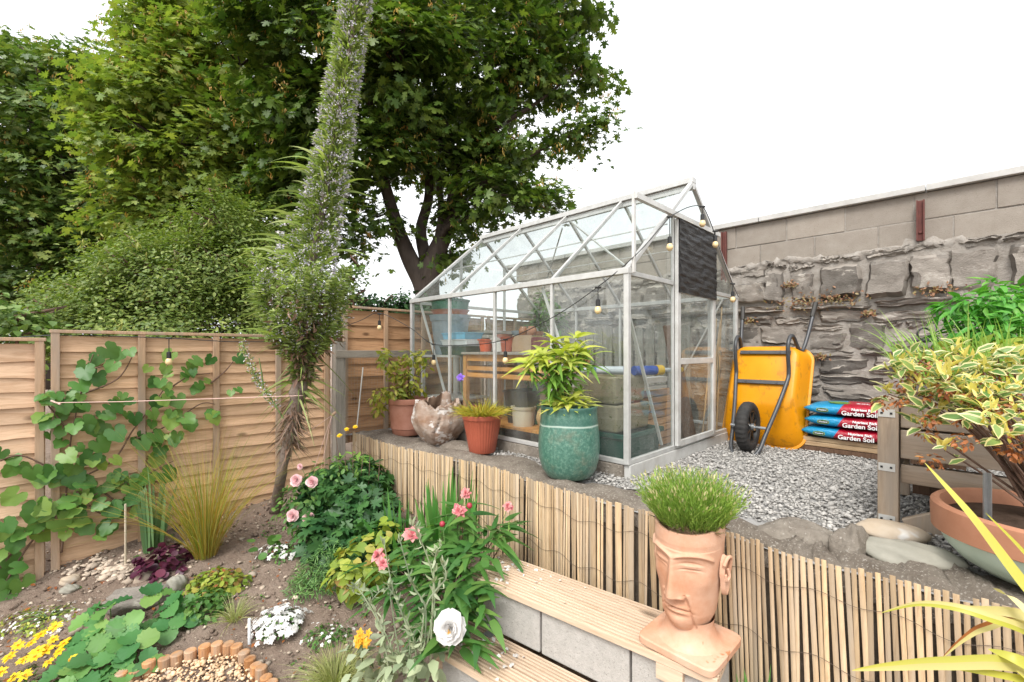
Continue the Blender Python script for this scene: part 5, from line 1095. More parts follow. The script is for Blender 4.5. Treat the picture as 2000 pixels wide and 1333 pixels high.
lobes = [L_(a[0], a[1], a[2], a[3] * .88, a[4] * .88) for a in ((830, 290, Y1, 150, 70), (760, 300, Y1 - .6, 110, 75), (650, 260, Y1 - .6, 130, 170), (900, 130, Y1 - .3, 210, 140), (780, 130, Y1 - 1, 180, 150), (1045, 120, Y1 - .5, 105, 95), (1010, 275, Y1 - .5, 80, 75), (960, 380, Y1 - .6, 90, 62), (1010, 395, Y1 - .6, 55, 30), (735, 425, Y1 - .4, 65, 42), (905, 420, Y1, 62, 62), (930, 330, Y1, 90, 70), (720, 60, Y1 - .4, 220, 140), (940, -130, Y1, 270, 170), (1090, 25, Y1 - .4, 80, 55), (600, 60, Y1 - .8, 170, 140), (1110, 262, Y1 - .4, 48, 22), (1165, 240, Y1 - .4, 28, 15), (1135, 30, Y1 - .4, 34, 25), (1105, 110, Y1 - .4, 42, 28), (1150, 145, Y1 - .4, 18, 14), (1060, 382, Y1 - .5, 28, 14), (590, 330, Y1 - .2, 110, 130), (620, 440, Y1, 90, 60), (880, 490, Y1, 40, 30), (560, 180, Y1 - .8, 110, 100), (700, 480, Y1, 30, 22))]
tree('sycamore_tree', 'big sycamore with a forked dark trunk standing behind the greenhouse', [P(838, 690, Y1)], limbs, lobes, 5.0, .13, [M['maple'], M['keys']], .16, jitter=2.2, cl=.42, cr=(1, 1, .42))
Y2 = 9.2
limbs = [(tr_((500, 700, Y2), (500, 550, Y2), (480, 420, Y2), (440, 300, Y2), (400, 180, Y2), (380, 0, Y2)), .2, .04), (tr_((490, 480, Y2), (420, 400, Y2), (340, 300, Y2 - .4), (250, 230, Y2 - .6)), .1, .02), (tr_((470, 380, Y2), (520, 250, Y2 - .3), (540, 100, Y2)), .1, .03)]
lobes = [L_(*a) for a in ((330, 190, Y2 - .6, 120, 85), (240, 195, Y2 - .8, 75, 40), (250, 265, Y2 - .8, 85, 55), (400, 300, Y2 - .6, 120, 95), (330, 350, Y2 - .4, 100, 60), (470, 130, Y2 - .4, 130, 110), (330, 60, Y2 - .3, 85, 60), (430, 10, Y2, 150, 80), (300, 15, Y2, 50, 50), (500, 330, Y2, 90, 110), (450, 430, Y2 + .3, 90, 70), (420, 210, Y2 + .8, 190, 190), (290, 110, Y2 - .2, 60, 55), (320, 430, Y2, 130, 70), (420, 500, Y2 + .3, 130, 80), (540, 450, Y2 + .3, 90, 110), (520, 560, Y2 + .3, 90, 70))]
tree('sycamore_tree', 'lighter yellow green sycamore hung with seed keys left of the echium', [P(500, 700, Y2)], limbs, lobes, 5.2, .125, [M['maple_l'], M['keys']], .26, jitter=2.2, cl=.42, cr=(1, 1, .42))
Y3 = 12.
limbs = [(tr_((90, 760, Y3), (95, 560, Y3), (90, 400, Y3), (80, 200, Y3), (70, 100, Y3)), .3, .05), (tr_((95, 560, Y3), (170, 450, Y3), (230, 350, Y3)), .14, .03), (tr_((92, 480, Y3), (20, 400, Y3), (-60, 300, Y3)), .14, .03)]
lobes = [L_(*a) for a in ((60, 130, Y3 - .8, 110, 60), (150, 140, Y3 - .8, 70, 55), (20, 100, Y3, 60, 40), (60, 240, Y3 - 1, 130, 70), (170, 230, Y3 - .6, 70, 70), (110, 330, Y3 - 1, 120, 60), (20, 350, Y3 - 1, 110, 80), (190, 400, Y3 - .5, 100, 55), (60, 430, Y3 - 1, 120, 60), (150, 480, Y3 - .6, 110, 45), (20, 540, Y3 - .6, 120, 42), (110, 300, Y3 + 1.2, 190, 230), (-60, 250, Y3, 100, 200), (215, 180, Y3, 30, 40), (230, 300, Y3 - .3, 60, 90), (240, 450, Y3, 90, 60), (100, 600, Y3, 160, 50), (200, 540, Y3, 120, 60), (240, 360, Y3 - .2, 80, 80), (-20, 470, Y3, 80, 90), (280, 560, Y3 + .4, 110, 80))]
tree('sycamore_tree', 'tall dark layered sycamore at the left edge', [P(90, 760, Y3)], limbs, lobes, 5.2, .14, [M['maple_d'], M['keys']], .18, jitter=2.2, cl=.5, cr=(1.1, 1.1, .32))
Y4 = 5.4
lobes = [L_(*a) for a in ((320, 560, Y4, 150, 90), (430, 440, Y4 + .2, 60, 55), (420, 400, Y4 + .2, 28, 28), (350, 465, Y4 + .2, 45, 28), (210, 590, Y4 - .2, 110, 55), (420, 540, Y4, 100, 110), (200, 515, Y4 + .4, 45, 20), (265, 525, Y4 + .2, 55, 35), (520, 560, Y4, 60, 90), (110, 610, Y4 - .3, 80, 45), (330, 660, Y4, 260, 70), (500, 470, Y4 + .6, 60, 70))]
tree('privet_bush', 'wide olive green privet bush showing over the left fence', [P(350, 790, Y4)], [(tr_((350, 790, Y4), (360, 600, Y4), (400, 440, Y4)), .05, .01), (tr_((360, 760, Y4), (280, 600, Y4), (200, 520, Y4)), .05, .01)], lobes + [L_(*a) for a in ((150, 590, Y4 + .5, 80, 45), (320, 510, Y4 + .7, 100, 55), (450, 500, Y4 + .7, 90, 110))], 11, .05, [M['privet'], M['privet_t']], .01, 3.6, OVAL, .0, .26, (1, 1, .6), cat='shrub', bark='twig')
tree('bramble', 'pale leafed climber poking over the fence at the far left', [P(30, 760, 4.2)], [(tr_((30, 760, 4.2), (35, 620, 4.2)), .02, .008)], [L_(30, 620, 4.2, 55, 28), L_(-20, 600, 4.2, 40, 30), L_(75, 645, 4.2, 40, 20), L_(10, 660, 4.2, 60, 25)], 4, .075, [M['fig'], M['keys']], 0, .8, BROAD, .2, .13, cat='shrub', bark='twig')
tree('ivy_hedge', 'dark ivy covered hedge behind the tall reddish fence panel', [P(760, 760, 6.6)], [(tr_((760, 760, 6.6), (760, 600, 6.6)), .05, .02)], [L_(750, 595, 6.6, 62, 30), L_(800, 600, 6.6, 50, 28), L_(715, 610, 6.6, 40, 36), L_(760, 640, 6.6, 110, 45), L_(860, 620, 6.6, 80, 40)], 5, .06, [M['ivy'], M['keys']], 0, 1.3, BROAD, .3, .15, cat='hedge', bark='twig')
tree('shrub', 'small pale green shrub top just right of the echium above the fence', [P(690, 760, 6.0)], [(tr_((690, 760, 6), (690, 560, 6)), .03, .01)], [L_(692, 545, 6.0, 24, 34), L_(672, 590, 6, 40, 45), L_(700, 520, 6, 12, 14)], 5, .05, [M['fig'], M['keys']], 0, 1., OVAL, 0, .12, cat='shrub', bark='twig')
# ---------------------------------------------------------------- echium
YE = 3.42
ech = plant('echium', 'towering tree echium spike of tiny lilac flowers before the fence', 'flower spike', GP(540, 1003))
axis = [GP(538, 1000), P(550, 925, YE), P(566, 850, YE), P(580, 780, YE), P(592, 715, YE), P(604, 600, YE), P(612, 500, YE), P(632, 400, YE), P(648, 300, YE), P(664, 200, YE - .02), P(680, 110, YE - .04), P(694, 20, YE - .06), P(706, -70, YE - .06), P(716, -170, YE - .06), P(722, -240, YE - .06)]
radp = [11, 9, 11, 15, 13, 9, 7, 7, 6, 5, 5, 4, 4, 3, 2]
mb = MB(); sp = smooth_path(axis, 6); rr = np.interp(np.linspace(0, 14, len(sp)), range(15), radp) * YE / F * (1 + rng.normal(size=len(sp)) * .10); mb.tube(sp, list(rr), 12); mb.build('stem', M['echstem'], ech, smooth=True, world=True)
vv = np.array([740, 700, 660, 600, 540, 500, 450, 400, 300, 200, 100, 0, -100, -200, -240]); cu = np.array([592, 588, 591, 591, 597, 606, 619, 632, 650, 664, 680, 697, 710, 719, 722]); wd = np.array([14, 28, 56, 74, 66, 52, 42, 37, 31, 28, 26, 25, 23, 15, 4])
def ech_pts(n, v0, v1, k0, k1, cloud=1.0):
    v = rng.uniform(v0, v1, n); c = np.interp(-v, -vv, cu); r = np.interp(-v, -vv, wd); a = rng.uniform(0, 2 * math.pi, n); k = rng.uniform(k0, k1, n)
    lob = 1 + (.22 * np.sin(a * 3 + v * .02) + .14 * np.sin(a * 7 + v * .11)) * (v > 430) + .07 * np.sin(a * 9 + v * .09); s = YE / F; rad = np.stack([np.cos(a), np.sin(a), 0 * a], 1); k = np.where(v > 520, k * cloud, k)
    base = np.stack([(c - 1000) * s, np.full(n, YE), -(v - HV) * s], 1); return base + rad * (r * k * lob * s)[:, None], rad, v
ch = []
p, rad, v = ech_pts(13000, -240, 740, .25, .95, .72); ch.append(inst(LANCE, p, frames(unit(rad + [0, 0, .35] + rdir(len(p)) * .5), rdir(len(p)) + [0, 0, 1.]), rng.uniform(.035, .07, len(p))))
p, rad, v = ech_pts(900, 560, 740, .2, 1.0); ch.append(inst(mt(LANCE, 1), p, frames(unit(rad * .7 + [0, 0, -.5] + rdir(len(p)) * .5), rdir(len(p))), rng.uniform(.04, .10, len(p))))
# spikelets rising around the swollen middle
for i in range(72):
    a = rng.uniform(0, 6.28); v0 = rng.uniform(570, 700); c = np.interp(-v0, -vv, cu); r = np.interp(-v0, -vv, wd) * rng.uniform(.72, 1.02); s = YE / F
    b0 = np.array([(c - 1000) * s + math.cos(a) * r * s, YE + math.sin(a) * r * s, -(v0 - HV) * s]); h_ = rng.uniform(.16, .30); n_ = 110; t = rng.uniform(0, 1, n_); d = unit(np.array([math.cos(a) * .45, math.sin(a) * .45, 1.0])); ra = rdir(n_); ra -= d * (ra @ d)[:, None]
    q = b0 + d * (h_ * t)[:, None] + unit(ra) * (.028 * (1 - t * .75))[:, None]; ch.append(inst(LANCE, q, frames(unit(unit(ra) + d * .6), rdir(n_) + d), rng.uniform(.03, .055, n_)))
    n2 = 34; t = rng.uniform(0, 1, n2); ra = rdir(n2); ra -= d * (ra @ d)[:, None]; q = b0 + d * (h_ * t)[:, None] + unit(ra) * (.036 * (1 - t * .7))[:, None]; ch.append(inst(mt(OVAL, 2), q, frames(rdir(n2), rdir(n2)), rng.uniform(.011, .02, n2)))
p, rad, v = ech_pts(1350, -240, 560, .92, 1.06); p = np.repeat(p, 9, 0) + rng.normal(size=(len(p) * 9, 3)) * .011; rad = np.repeat(rad, 9, 0); ch.append(inst(mt(OVAL, 2), p, frames(unit(rad + rdir(len(p)) * .8), rdir(len(p))), rng.uniform(.012, .022, len(p))))
p, rad, v = ech_pts(900, 520, 660, .85, 1.0); ch.append(inst(mt(OVAL, 2), p, frames(unit(rad + rdir(len(p)) * .8), rdir(len(p))), rng.uniform(.010, .018, len(p))))
npmesh('flower_spike', ch, [M['echleaf'], M['echdry'], M['echflo']], ech)
# long curling bract leaves on both sides, dry ones low on the stem
n_ = 190; p, rad, v = ech_pts(n_, 300, 690, .8, 1.0); lf = (rad[:, 0] < .2) | (rng.uniform(size=n_) < .4); p, rad = p[lf], rad[lf]; n_ = len(p)
b1 = blades(p, unit(rad + [0, 0, .55] + rdir(n_) * .15), rng.uniform(.10, .28, n_), rng.uniform(.018, .036, n_), rng.uniform(.3, .9, n_), 7)
n2 = 60; t = rng.uniform(0, 1, n2); p2_ = np.array([tuple(axis[3].lerp(axis[4], x) if x < .8 else axis[4].lerp(axis[5], (x - .8) * 2)) for x in t]); b2 = blades(p2_, unit(rdir(n2) * [1, 1, .3] + [0, 0, .1]), rng.uniform(.10, .24, n2), rng.uniform(.015, .03, n2), rng.uniform(.6, 1.5, n2), 7)
n3 = 330; t = rng.uniform(0, 1, n3); p3_ = np.array([tuple(axis[2].lerp(axis[3], x * 1.25 - .25)) for x in t]); b3 = blades(p3_ + rdir(n3) * .035, unit(rdir(n3) * [1, 1, .4] + [0, 0, -.3]), rng.uniform(.06, .14, n3), rng.uniform(.008, .018, n3), rng.uniform(.3, 1.1, n3), 5, mi=1)
npmesh('long_leaves', [b1, b2, b3], [M['echleaf'], M['echdry']], ech)
sp_ = plant('echium_sideshoot', 'slender leaning echium side shoot with sparse lilac florets', 'flower spike', P(548, 800, 3.4)); pa = smooth_path([P(556, 822, 3.4), P(530, 780, 3.38), P(505, 745, 3.36), P(490, 715, 3.35), P(474, 672, 3.34)], 8); stems(sp_, [pa, smooth_path([P(514, 757, 3.37), P(512, 735, 3.36), P(506, 700, 3.35)], 6)], .007, M['greenstem'])
pts = np.array([tuple(x) for x in pa[6:]] * 10); n_ = len(pts); npmesh('florets', [inst(LANCE, pts + rdir(n_) * .03, frames(rdir(n_) + [0, 0, .4], rdir(n_)), rng.uniform(.02, .04, n_)), inst(mt(OVAL, 1), pts + rdir(n_) * .034, frames(rdir(n_), rdir(n_)), rng.uniform(.010, .02, n_))], [M['echleaf'], M['echflo']], sp_)
# ---------------------------------------------------------------- grape vine on the fence
def FP(u, v, off=.08):                         # point in front of the fence plane
    k = (u - 1000) / F; nb = np.array(B[:2]); q = 2.73 - off; Y = (G.x * nb[0] + G.y * nb[1] + q) / (k * nb[0] + nb[1]); return P(u, v, Y)
vine = plant('grape_vine', 'grape vine with broad lobed leaves trained over the fence panels', 'vine', FP(110, 1100, .1))
vp = [((10, 1140), (60, 1060), (120, 1000), (200, 960), (280, 930), (340, 900)), ((120, 1080), (128, 980), (135, 880), (150, 800), (165, 740), (182, 692)), ((140, 850), (100, 800), (78, 770)), ((140, 940), (220, 900), (260, 840), (300, 790), (330, 745)), ((260, 860), (330, 830), (390, 790), (420, 790)), ((330, 760), (370, 735), (410, 730)), ((410, 750), (440, 725), (460, 700)), ((0, 900), (40, 890), (90, 910), (130, 930)), ((0, 1110), (40, 1060), (90, 1000), (130, 970)), ((160, 770), (230, 740), (262, 690)), ((165, 725), (205, 715)), ((200, 960), (250, 990), (300, 975)), ((150, 960), (190, 1000), (235, 1010))]
stems(vine, [smooth_path([FP(u, v, .05) for u, v in q], 6) for q in vp], .007, M['twig'])
blob = [(182, 692, 3, 16), (255, 685, 4, 14), (205, 712, 4, 18), (150, 715, 7, 22), (85, 775, 7, 22), (130, 760, 5, 20), (160, 775, 5, 20), (115, 800, 5, 16), (150, 815, 8, 24), (185, 800, 7, 22), (90, 820, 2, 10), (135, 870, 9, 24), (220, 820, 7, 22), (245, 775, 7, 22), (310, 735, 9, 22), (355, 720, 7, 20), (395, 735, 9, 22), (330, 770, 6, 18), (405, 790, 4, 16), (320, 800, 8, 22), (300, 845, 9, 22), (260, 855, 7, 20), (350, 830, 4, 14), (180, 880, 6, 20), (20, 890, 5, 18), (70, 910, 6, 20), (115, 920, 5, 18), (150, 930, 8, 22), (210, 910, 9, 24), (250, 930, 10, 26), (200, 960, 10, 28), (270, 960, 9, 22), (290, 920, 6, 18), (120, 985, 10, 26), (60, 1000, 8, 24), (170, 1000, 10, 24), (220, 990, 8, 22), (130, 1015, 7, 20), (20, 1020, 8, 24), (50, 1050, 8, 22), (15, 1075, 8, 20), (10, 1120, 7, 16), (455, 698, 2, 6), (448, 755, 3, 10), (20, 1150, 5, 14), (240, 1015, 4, 14), (340, 690, 1, 6), (270, 1010, 3, 12)]
pos = []; sz_ = []
for u, v, n_, s in blob:
    for i in range(max(1, int(n_ * (.7 if v < 900 else .62)))):
        f = FP(u + rng.normal() * s, v + rng.normal() * s * .8, rng.uniform(.03, .14)); pos.append(tuple(f)); sz_.append(rng.uniform(.062, .122) * (1.1 if v > 900 else 1))
pos = np.array(pos); n_ = len(pos); nr = unit(-np.array(B) * 1.0 + [0, 0, .55] + rdir(n_) * .55); ax = unit(np.array([0, 0, -1.]) + rdir(n_) * .75)
npmesh('leaves', [inst(GRAPE, pos, frames(ax - nr * (ax * nr).sum(1, keepdims=True), nr), np.array(sz_))], M['grape'], vine)
# ---------------------------------------------------------------- grasses and blades
def tuft(name, label, cat, u, v, n, L, w_, spread, droop, mats, up=1.0, mi=None, lean=(0, 0, 0), rad=.04, base=None, group=None, seg=7):
    b = base if base is not None else GP(u, v); r = plant(name, label, cat, b, group); a = rng.uniform(0, 6.28, n); k = np.sqrt(rng.uniform(0, 1, n))
    bp = np.array(b) + np.stack([np.cos(a) * k * rad, np.sin(a) * k * rad, 0 * a], 1); sp = np.abs(rng.normal(size=n)) * spread
    d = unit(np.stack([np.cos(a) * sp, np.sin(a) * sp, np.full(n, up)], 1) + np.array(lean)); npmesh('blades', [blades(bp, d, rng.uniform(L * .55, L, n), rng.uniform(w_ * .6, w_, n), rng.uniform(droop * .3, droop, n), seg)], mats, r); return r
tuft('pheasant_grass', 'fountain of fine orange and green grass before the fence', 'ornamental grass', 402, 1088, 460, 1.25, .0048, .26, .46, M['grass_o'], rad=.06)
tuft('iris_clump', 'broad grey green iris fan left of the orange grass', 'iris', 300, 1075, 18, .72, .045, .20, .12, M['iris2'], rad=.06)
tuft('carex_tuft', 'pale straw green sedge tuft behind the white candytuft', 'sedge', 458, 1212, 150, .20, .004, .55, .7, M['grass_g'], rad=.03)
tuft('carex_tuft', 'pale arching sedge tuft at the bottom edge below the silver leaves', 'sedge', 655, 1345, 650, .30, .0048, .6, .8, M['grass_g'], rad=.05)
tuft('iris_clump', 'tall sword leaved iris clump behind the peony', 'iris', 0, 0, 44, .68, .075, .16, .06, M['iris'], rad=.15, base=PZ(872, 1110, -1.47))
tuft('iris_clump', 'sword leaves rising left of the peony before the screen', 'iris', 0, 0, 18, .60, .065, .22, .08, M['iris'], rad=.08, base=PZ(785, 1110, -1.45))
tuft('iris_clump', 'leaning sword leaves between rosemary and peony', 'iris', 0, 0, 12, .42, .026, .22, .1, M['iris'], rad=.07, base=PZ(725, 1105, -1.45), lean=(-.5, 0, 0))
tuft('iris_clump', 'small green sword leaves by the step end under the head planter', 'iris', 0, 0, 9, .30, .036, .18, .06, M['iris'], rad=.05, base=PZ(1468, 1420, -1.50))
# ---------------------------------------------------------------- low bed plants
def mound(name, label, cat, u, v, rx, rz, n, tpl, s0, s1, mats, extra=None, group=None, ry=None, m=0, up=.6, dz=0, base=None):
    b = base if base is not None else GP(u, v); r = plant(name, label, cat, b, group); c = np.array(b) + [0, 0, dz]; ch = [clump(c, (rx, ry or rx, rz), n, tpl, s0, s1, half=True, up=up, m=m)]
    k = max(4, min(26, n // 25)); e = c + np.array([rx, ry or rx, rz]) * unit(np.abs(rdir(k)) * [1, 1, 1] * np.sign(rng.normal(size=(k, 3)) * [1, 1, 0] + [0, 0, 1])) * .8
    stems(r, [[Vector(c), Vector(c * .5 + x * .5) + Vector((0, 0, .02)), Vector(x)] for x in e], .004, M['greenstem'])
    if extra: ch += extra(c)
    npmesh('foliage', ch, mats, r); return r
mound('heuchera', 'dark purple frilly leaved heuchera at the foot of the orange grass', 'heuchera', 318, 1112, .16, .15, 150, ROUND, .045, .08, M['heuch'])
mound('heuchera', 'small green and bronze rosette plant behind the sedge tuft', 'heuchera', 425, 1148, .20, .10, 300, ROUND, .03, .055, [M['limegreen'], M['dry']], lambda c: [clump(c, (.15, .1, .10), 60, OVAL, .02, .04, half=True, m=1)], ry=.14)
mound('campanula', 'low bushy green plant left of the sedge tuft', 'bedding plant', 400, 1200, .13, .14, 330, OVAL, .025, .05, M['green'])
mound('rosemary', 'feathery sprawling rosemary over the soil', 'rosemary', 650, 1138, .26, .26, 1500, NARROW, .025, .045, M['rosemary'], ry=.18)
mound('rosemary', 'low rosemary branch sprawling forward on the soil', 'rosemary', 605, 1150, .15, .10, 550, NARROW, .025, .045, M['rosemary'], ry=.14)
def whites(r3, n, s, m=1):
    def f(c):
        out = []; d = rdir(n); d[:, 2] = np.abs(d[:, 2]) + .15; d = unit(d); p = c + d * np.array(r3)
        p += rng.normal(size=p.shape) * np.array(r3) * .16 + np.array(r3) * .12 * np.sin(p * 60)
        for i in range(n): out += daisy(p[i], d[i] + [0, 0, .4], s * rng.uniform(.8, 1.2), 5, BROAD, m, 1, .1)
        return out
    return f
mound('candytuft', 'dense dome of white candytuft flowers on the bare soil', 'bedding plant', 546, 1226, .115, .085, 160, OVAL, .02, .04, [M['green'], M['whitep']], whites((.135, .12, .09), 250, .017))
mound('candytuft', 'looser white candytuft with round nasturtium leaves beneath the roses', 'bedding plant', 552, 1085, .14, .07, 150, OVAL, .02, .04, [M['green'], M['whitep']], lambda c: whites((.15, .10, .08), 60, .018)(c) + [clump(c + [-.12, 0, .05], (.12, .08, .08), 9, ROUND, .07, .11, half=True)], ry=.1)
mound('alyssum', 'flat mat of tiny white flowers on the soil at far left', 'bedding plant', 95, 1208, .26, .03, 520, OVAL, .012, .026, [M['limegreen'], M['whitep']], lambda c: whites((.27, .2, .04), 75, .010)(c), ry=.2)
mound('alyssum', 'small white flowered plant at the edge of the sedge by the steps', 'bedding plant', 640, 1245, .13, .05, 200, OVAL, .015, .03, [M['green'], M['whitep']], lambda c: whites((.13, .1, .06), 26, .010)(c), ry=.1)
def yellow(c):
    out = []
    for du, dv in ((0, 0), (-30, -10), (35, -22), (70, -50), (20, -45), (55, -28), (-10, -40), (85, -28), (42, -62), (110, -12), (28, -4), (60, -5), (-20, 20), (5, 24), (75, -70), (-50, 10), (95, -45)):
        p = np.array(GP(44 + du * .85, 1342 + dv, rng.uniform(.09, .14))); out += daisy(p, (rng.normal() * .25, -.5, 1), rng.uniform(.026, .036), 9, OVAL, 1, 1, .08) + daisy(p, (0, -.5, 1), .010, 6, BROAD, 2, 2, .4)
    return out
mound('yellow_daisies', 'clump of bright yellow daisies in the bottom left corner', 'daisy', 50, 1375, .21, .12, 420, NARROW, .03, .06, [M['green'], M['yellowp'], M['orangep']], yellow)
# strawberry plants: big trifoliate leaves on stalks
def strawberry(label, spots, s0):
    b = GP(*spots[0][:2]); r = plant('strawberry_plant', label, 'strawberry', b); ch = []; st_ = []
    for u, v, h, s in spots:
        g0 = GP(u + rng.normal() * 8, v + 22 + h * 190); c = P(u, v, g0.y); c = Vector((c.x, c.y, g0.z + h)); st_.append(smooth_path([g0, (g0 + c) / 2 + Vector((0, 0, h * .2)), c], 4)); nr0 = unit(np.array([rng.normal() * .3, -.42 + rng.normal() * .2, 1.]))
        a0 = rng.uniform(0, 6.28)
        for k in range(3):
            a = a0 + k * 2.09; d = np.array([math.cos(a), math.sin(a), -.12]); d = d - nr0 * (d @ nr0); ch.append(inst(BROADT, np.array(c)[None], frames(d[None], (nr0 + rdir(1)[0] * .30)[None]), np.array([s * s0 * rng.uniform(.9, 1.1)])))
    [stems(r, [q_], .0042, M['greenstem'], 'stalk') for q_ in st_]; npmesh('leaves', ch, M['straw'], r)
BROADT = polar_leaf([.30, .36, .37, .43, .41, .48, .46, .53, .50, .58, .55, .62, .58, .62, .55, .58, .50, .53, .46, .48, .41, .43, .37, .36], .17, .3, 0, .045)
strawberry('large leaved strawberry plant crowding the log edging at lower left', [(215, 1190, .17, 1.1), (175, 1205, .13, 1), (205, 1238, .13, 1.1), (245, 1228, .13, 1), (160, 1250, .12, 1.1), (265, 1255, .11, 1), (225, 1275, .1, 1), (180, 1285, .1, 1), (130, 1300, .1, 1.15), (230, 1300, .07, 1), (150, 1325, .08, 1), (290, 1285, .06, .8), (270, 1235, .07, .8), (190, 1320, .06, .9), (120, 1332, .05, .9)], .098)
strawberry('smaller strawberry plant before the old half buried rock', [(305, 1160, .14, 1.1), (330, 1180, .12, 1), (355, 1172, .10, .8), (300, 1215, .07, .9), (330, 1215, .07, .9), (365, 1195, .06, .7), (275, 1222, .06, .9)], .098)
# roses and leafy mass in the corner
ro = plant('rose_bush', 'rose bush with four blush pink blooms beside the echium', 'rose', GP(590, 1050)); c = np.array(P(605, 985, 3.25)); ch = [clump(c, (.22, .22, .20), 420, OVAL, .035, .06, inner=.5), clump(np.array(P(650, 935, 3.4)), (.22, .2, .16), 300, OVAL, .035, .06)]; fl = []
for u, v in ((579, 938), (610, 942), (572, 1008), (603, 1012), (586, 912)):
    s = .5 if v == 912 else 1; p = P(u, v, 3.02); nr = (-.1, -1, .35); fl.append(daisy(p, nr, .056 * s, 9, ROUND, 0, 6, .05)); g0 = GP(600, 1040); stems(ro, [[g0, (g0 + p) / 2 + Vector((.02, .1, .03)), p + Vector((0, .03, -.02))]], .004, M['greenstem'])
npmesh('foliage', ch, M['green'], ro)
for f in fl: npmesh('bloom', f, M['pinkp'], ro)
ds = plant('leafy_perennial', 'dense dark green perennial filling the corner under the screen', 'perennial', GP(680, 1060)); ch = []
for u, v, Y, r, n_ in ((690, 985, 3.35, .28, 420), (650, 1040, 3.1, .22, 260), (725, 1010, 3.2, .20, 260), (700, 940, 3.6, .22, 260), (745, 1060, 2.95, .18, 220), (640, 960, 3.45, .2, 220)): ch.append(clump(np.array(P(u, v, Y)), (r, r, r * .8), n_, MAPLE, .055, .11, inner=.55))
npmesh('foliage', ch, M['dkgreen'], ds); stems(ds, [[GP(690, 1060), P(u, v, 3.35)] for u, v in ((690, 960), (640, 950), (725, 990), (750, 1040), (660, 1020))], .006, M['greenstem'])
aq = plant('columbine', 'grey green divided leaves and thin dark stems in front of the netting post', 'perennial', GP(700, 1020)); ch = [clump(np.array(P(690, 925, 3.55)), (.20, .15, .16), 240, LANCE, .05, .09, inner=.4)]
npmesh('foliage', ch, M['silver'] if False else M['choisya_d'], aq); stems(aq, [smooth_path([P(u0, 985, 3.4), P((u0 + u1) / 2 + 2, 900, 3.4), P(u1, v1, 3.4)], 5) for u0, u1, v1 in ((665, 655, 845), (690, 684, 850), (718, 722, 855), (735, 745, 858), (700, 712, 880), (680, 664, 900))], .0035, M['twig'])
fl = []
for u, v, Y in ((663, 851, 3.4), (677, 839, 3.45), (694, 834, 3.5)): npmesh('bloom', daisy(P(u, v, Y), (0, -.6, 1), .022, 9, OVAL, 0, 2, .1), M['yellowp'], aq)
yl = plant('leafy_perennial', 'yellowing broad leaved plant between rosemary and peony', 'perennial', GP(700, 1150)); npmesh('foliage', [clump(np.array(P(700, 1110, 2.72)), (.17, .15, .16), 170, BROAD, .05, .09, inner=.5), clump(np.array(P(755, 1065, 2.8)), (.12, .12, .14), 110, BROAD, .05, .08)], M['limegreen'], yl); stems(yl, [[GP(700, 1160), P(u, v, 2.72)] for u, v in ((680, 1100), (720, 1090), (750, 1070))], .005, M['greenstem'])
# peony
pe = plant('peony', 'peony bush with one large white bloom and coral pink blooms by the steps', 'peony', PZ(900, 1260, -1.62)); ch = []; st_ = []; g0 = PZ(895, 1250, -1.62)
for u, v, Y, n_, s in ((905, 1010, 2.55, 14, .15), (960, 1045, 2.5, 13, .14), (880, 1075, 2.45, 16, .15), (915, 1085, 2.35, 15, .14), (965, 1050, 2.5, 7, .12), (820, 1120, 2.35, 16, .15), (780, 1150, 2.4, 13, .14), (870, 1140, 2.25, 18, .15), (905, 1145, 2.2, 14, .14), (890, 1190, 2.12, 16, .14), (925, 1195, 2.1, 8, .12), (845, 1200, 2.15, 16, .14), (915, 1235, 2.02, 8, .12), (880, 1250, 2.0, 12, .13), (760, 1100, 2.5, 10, .13), (1000, 1030, 2.55, 5, .1), (860, 1035, 2.6, 12, .14), (820, 1065, 2.6, 12, .14), (935, 1125, 2.25, 6, .11), (940, 1165, 2.15, 5, .11)):
    p = np.array(P(u, v, Y)); st_.append(smooth_path([g0 + Vector(rng.normal(size=3) * .03), (g0 + Vector(p)) / 2 + Vector((0, 0, .06)), Vector(p)], 4)); n_ = int(n_ * 1.75)
    a = rng.uniform(0, 6.28, n_); d = unit(np.stack([np.cos(a), np.sin(a), rng.uniform(-.35, .5, n_)], 1)); q = p + d * rng.uniform(.01, .07, n_)[:, None] + rng.normal(size=(n_, 3)) * .03
    ch.append(blades(q, d, s * rng.uniform(.7, 1.15, n_), rng.uniform(.030, .050, n_), rng.uniform(.15, .6, n_), 6, side=unit(np.cross(d, [0, 0, 1.]) + rdir(n_) * .35), taper=2.2))
M['bud'] = plain('red_bud', S('#b83a4c', .8), .5); npmesh('leaves', ch, M['peony'], pe); stems(pe, st_, .006, M['twig'])
fl = []; c = P(880, 1222, 1.92)
PT = polar_leaf([.3, .36, .42, .5, .52, .5, .55, .5, .56, .5, .52, .5, .42, .36], .10, -.12, 0, .022)
for L, (n_, sz_, el) in enumerate(((9, .078, -.15), (9, .074, .05), (8, .066, .3), (8, .058, .55), (7, .05, .85), (6, .042, 1.1))): fl += daisy(Vector(c) + Vector((rng.normal() * .004, -.004 * L, rng.normal() * .004)), (-.12, -1, .25), sz_, n_, PT, 0, 1, el, .2)
fl += daisy(Vector(c) + Vector((0, -.045, .0)), (-.1, -1, .3), .014, 8, mt(NARROW, 1), 1, 2, .5); npmesh('white_bloom', fl, [M['whitep'], M['orangep']], pe); fl = []
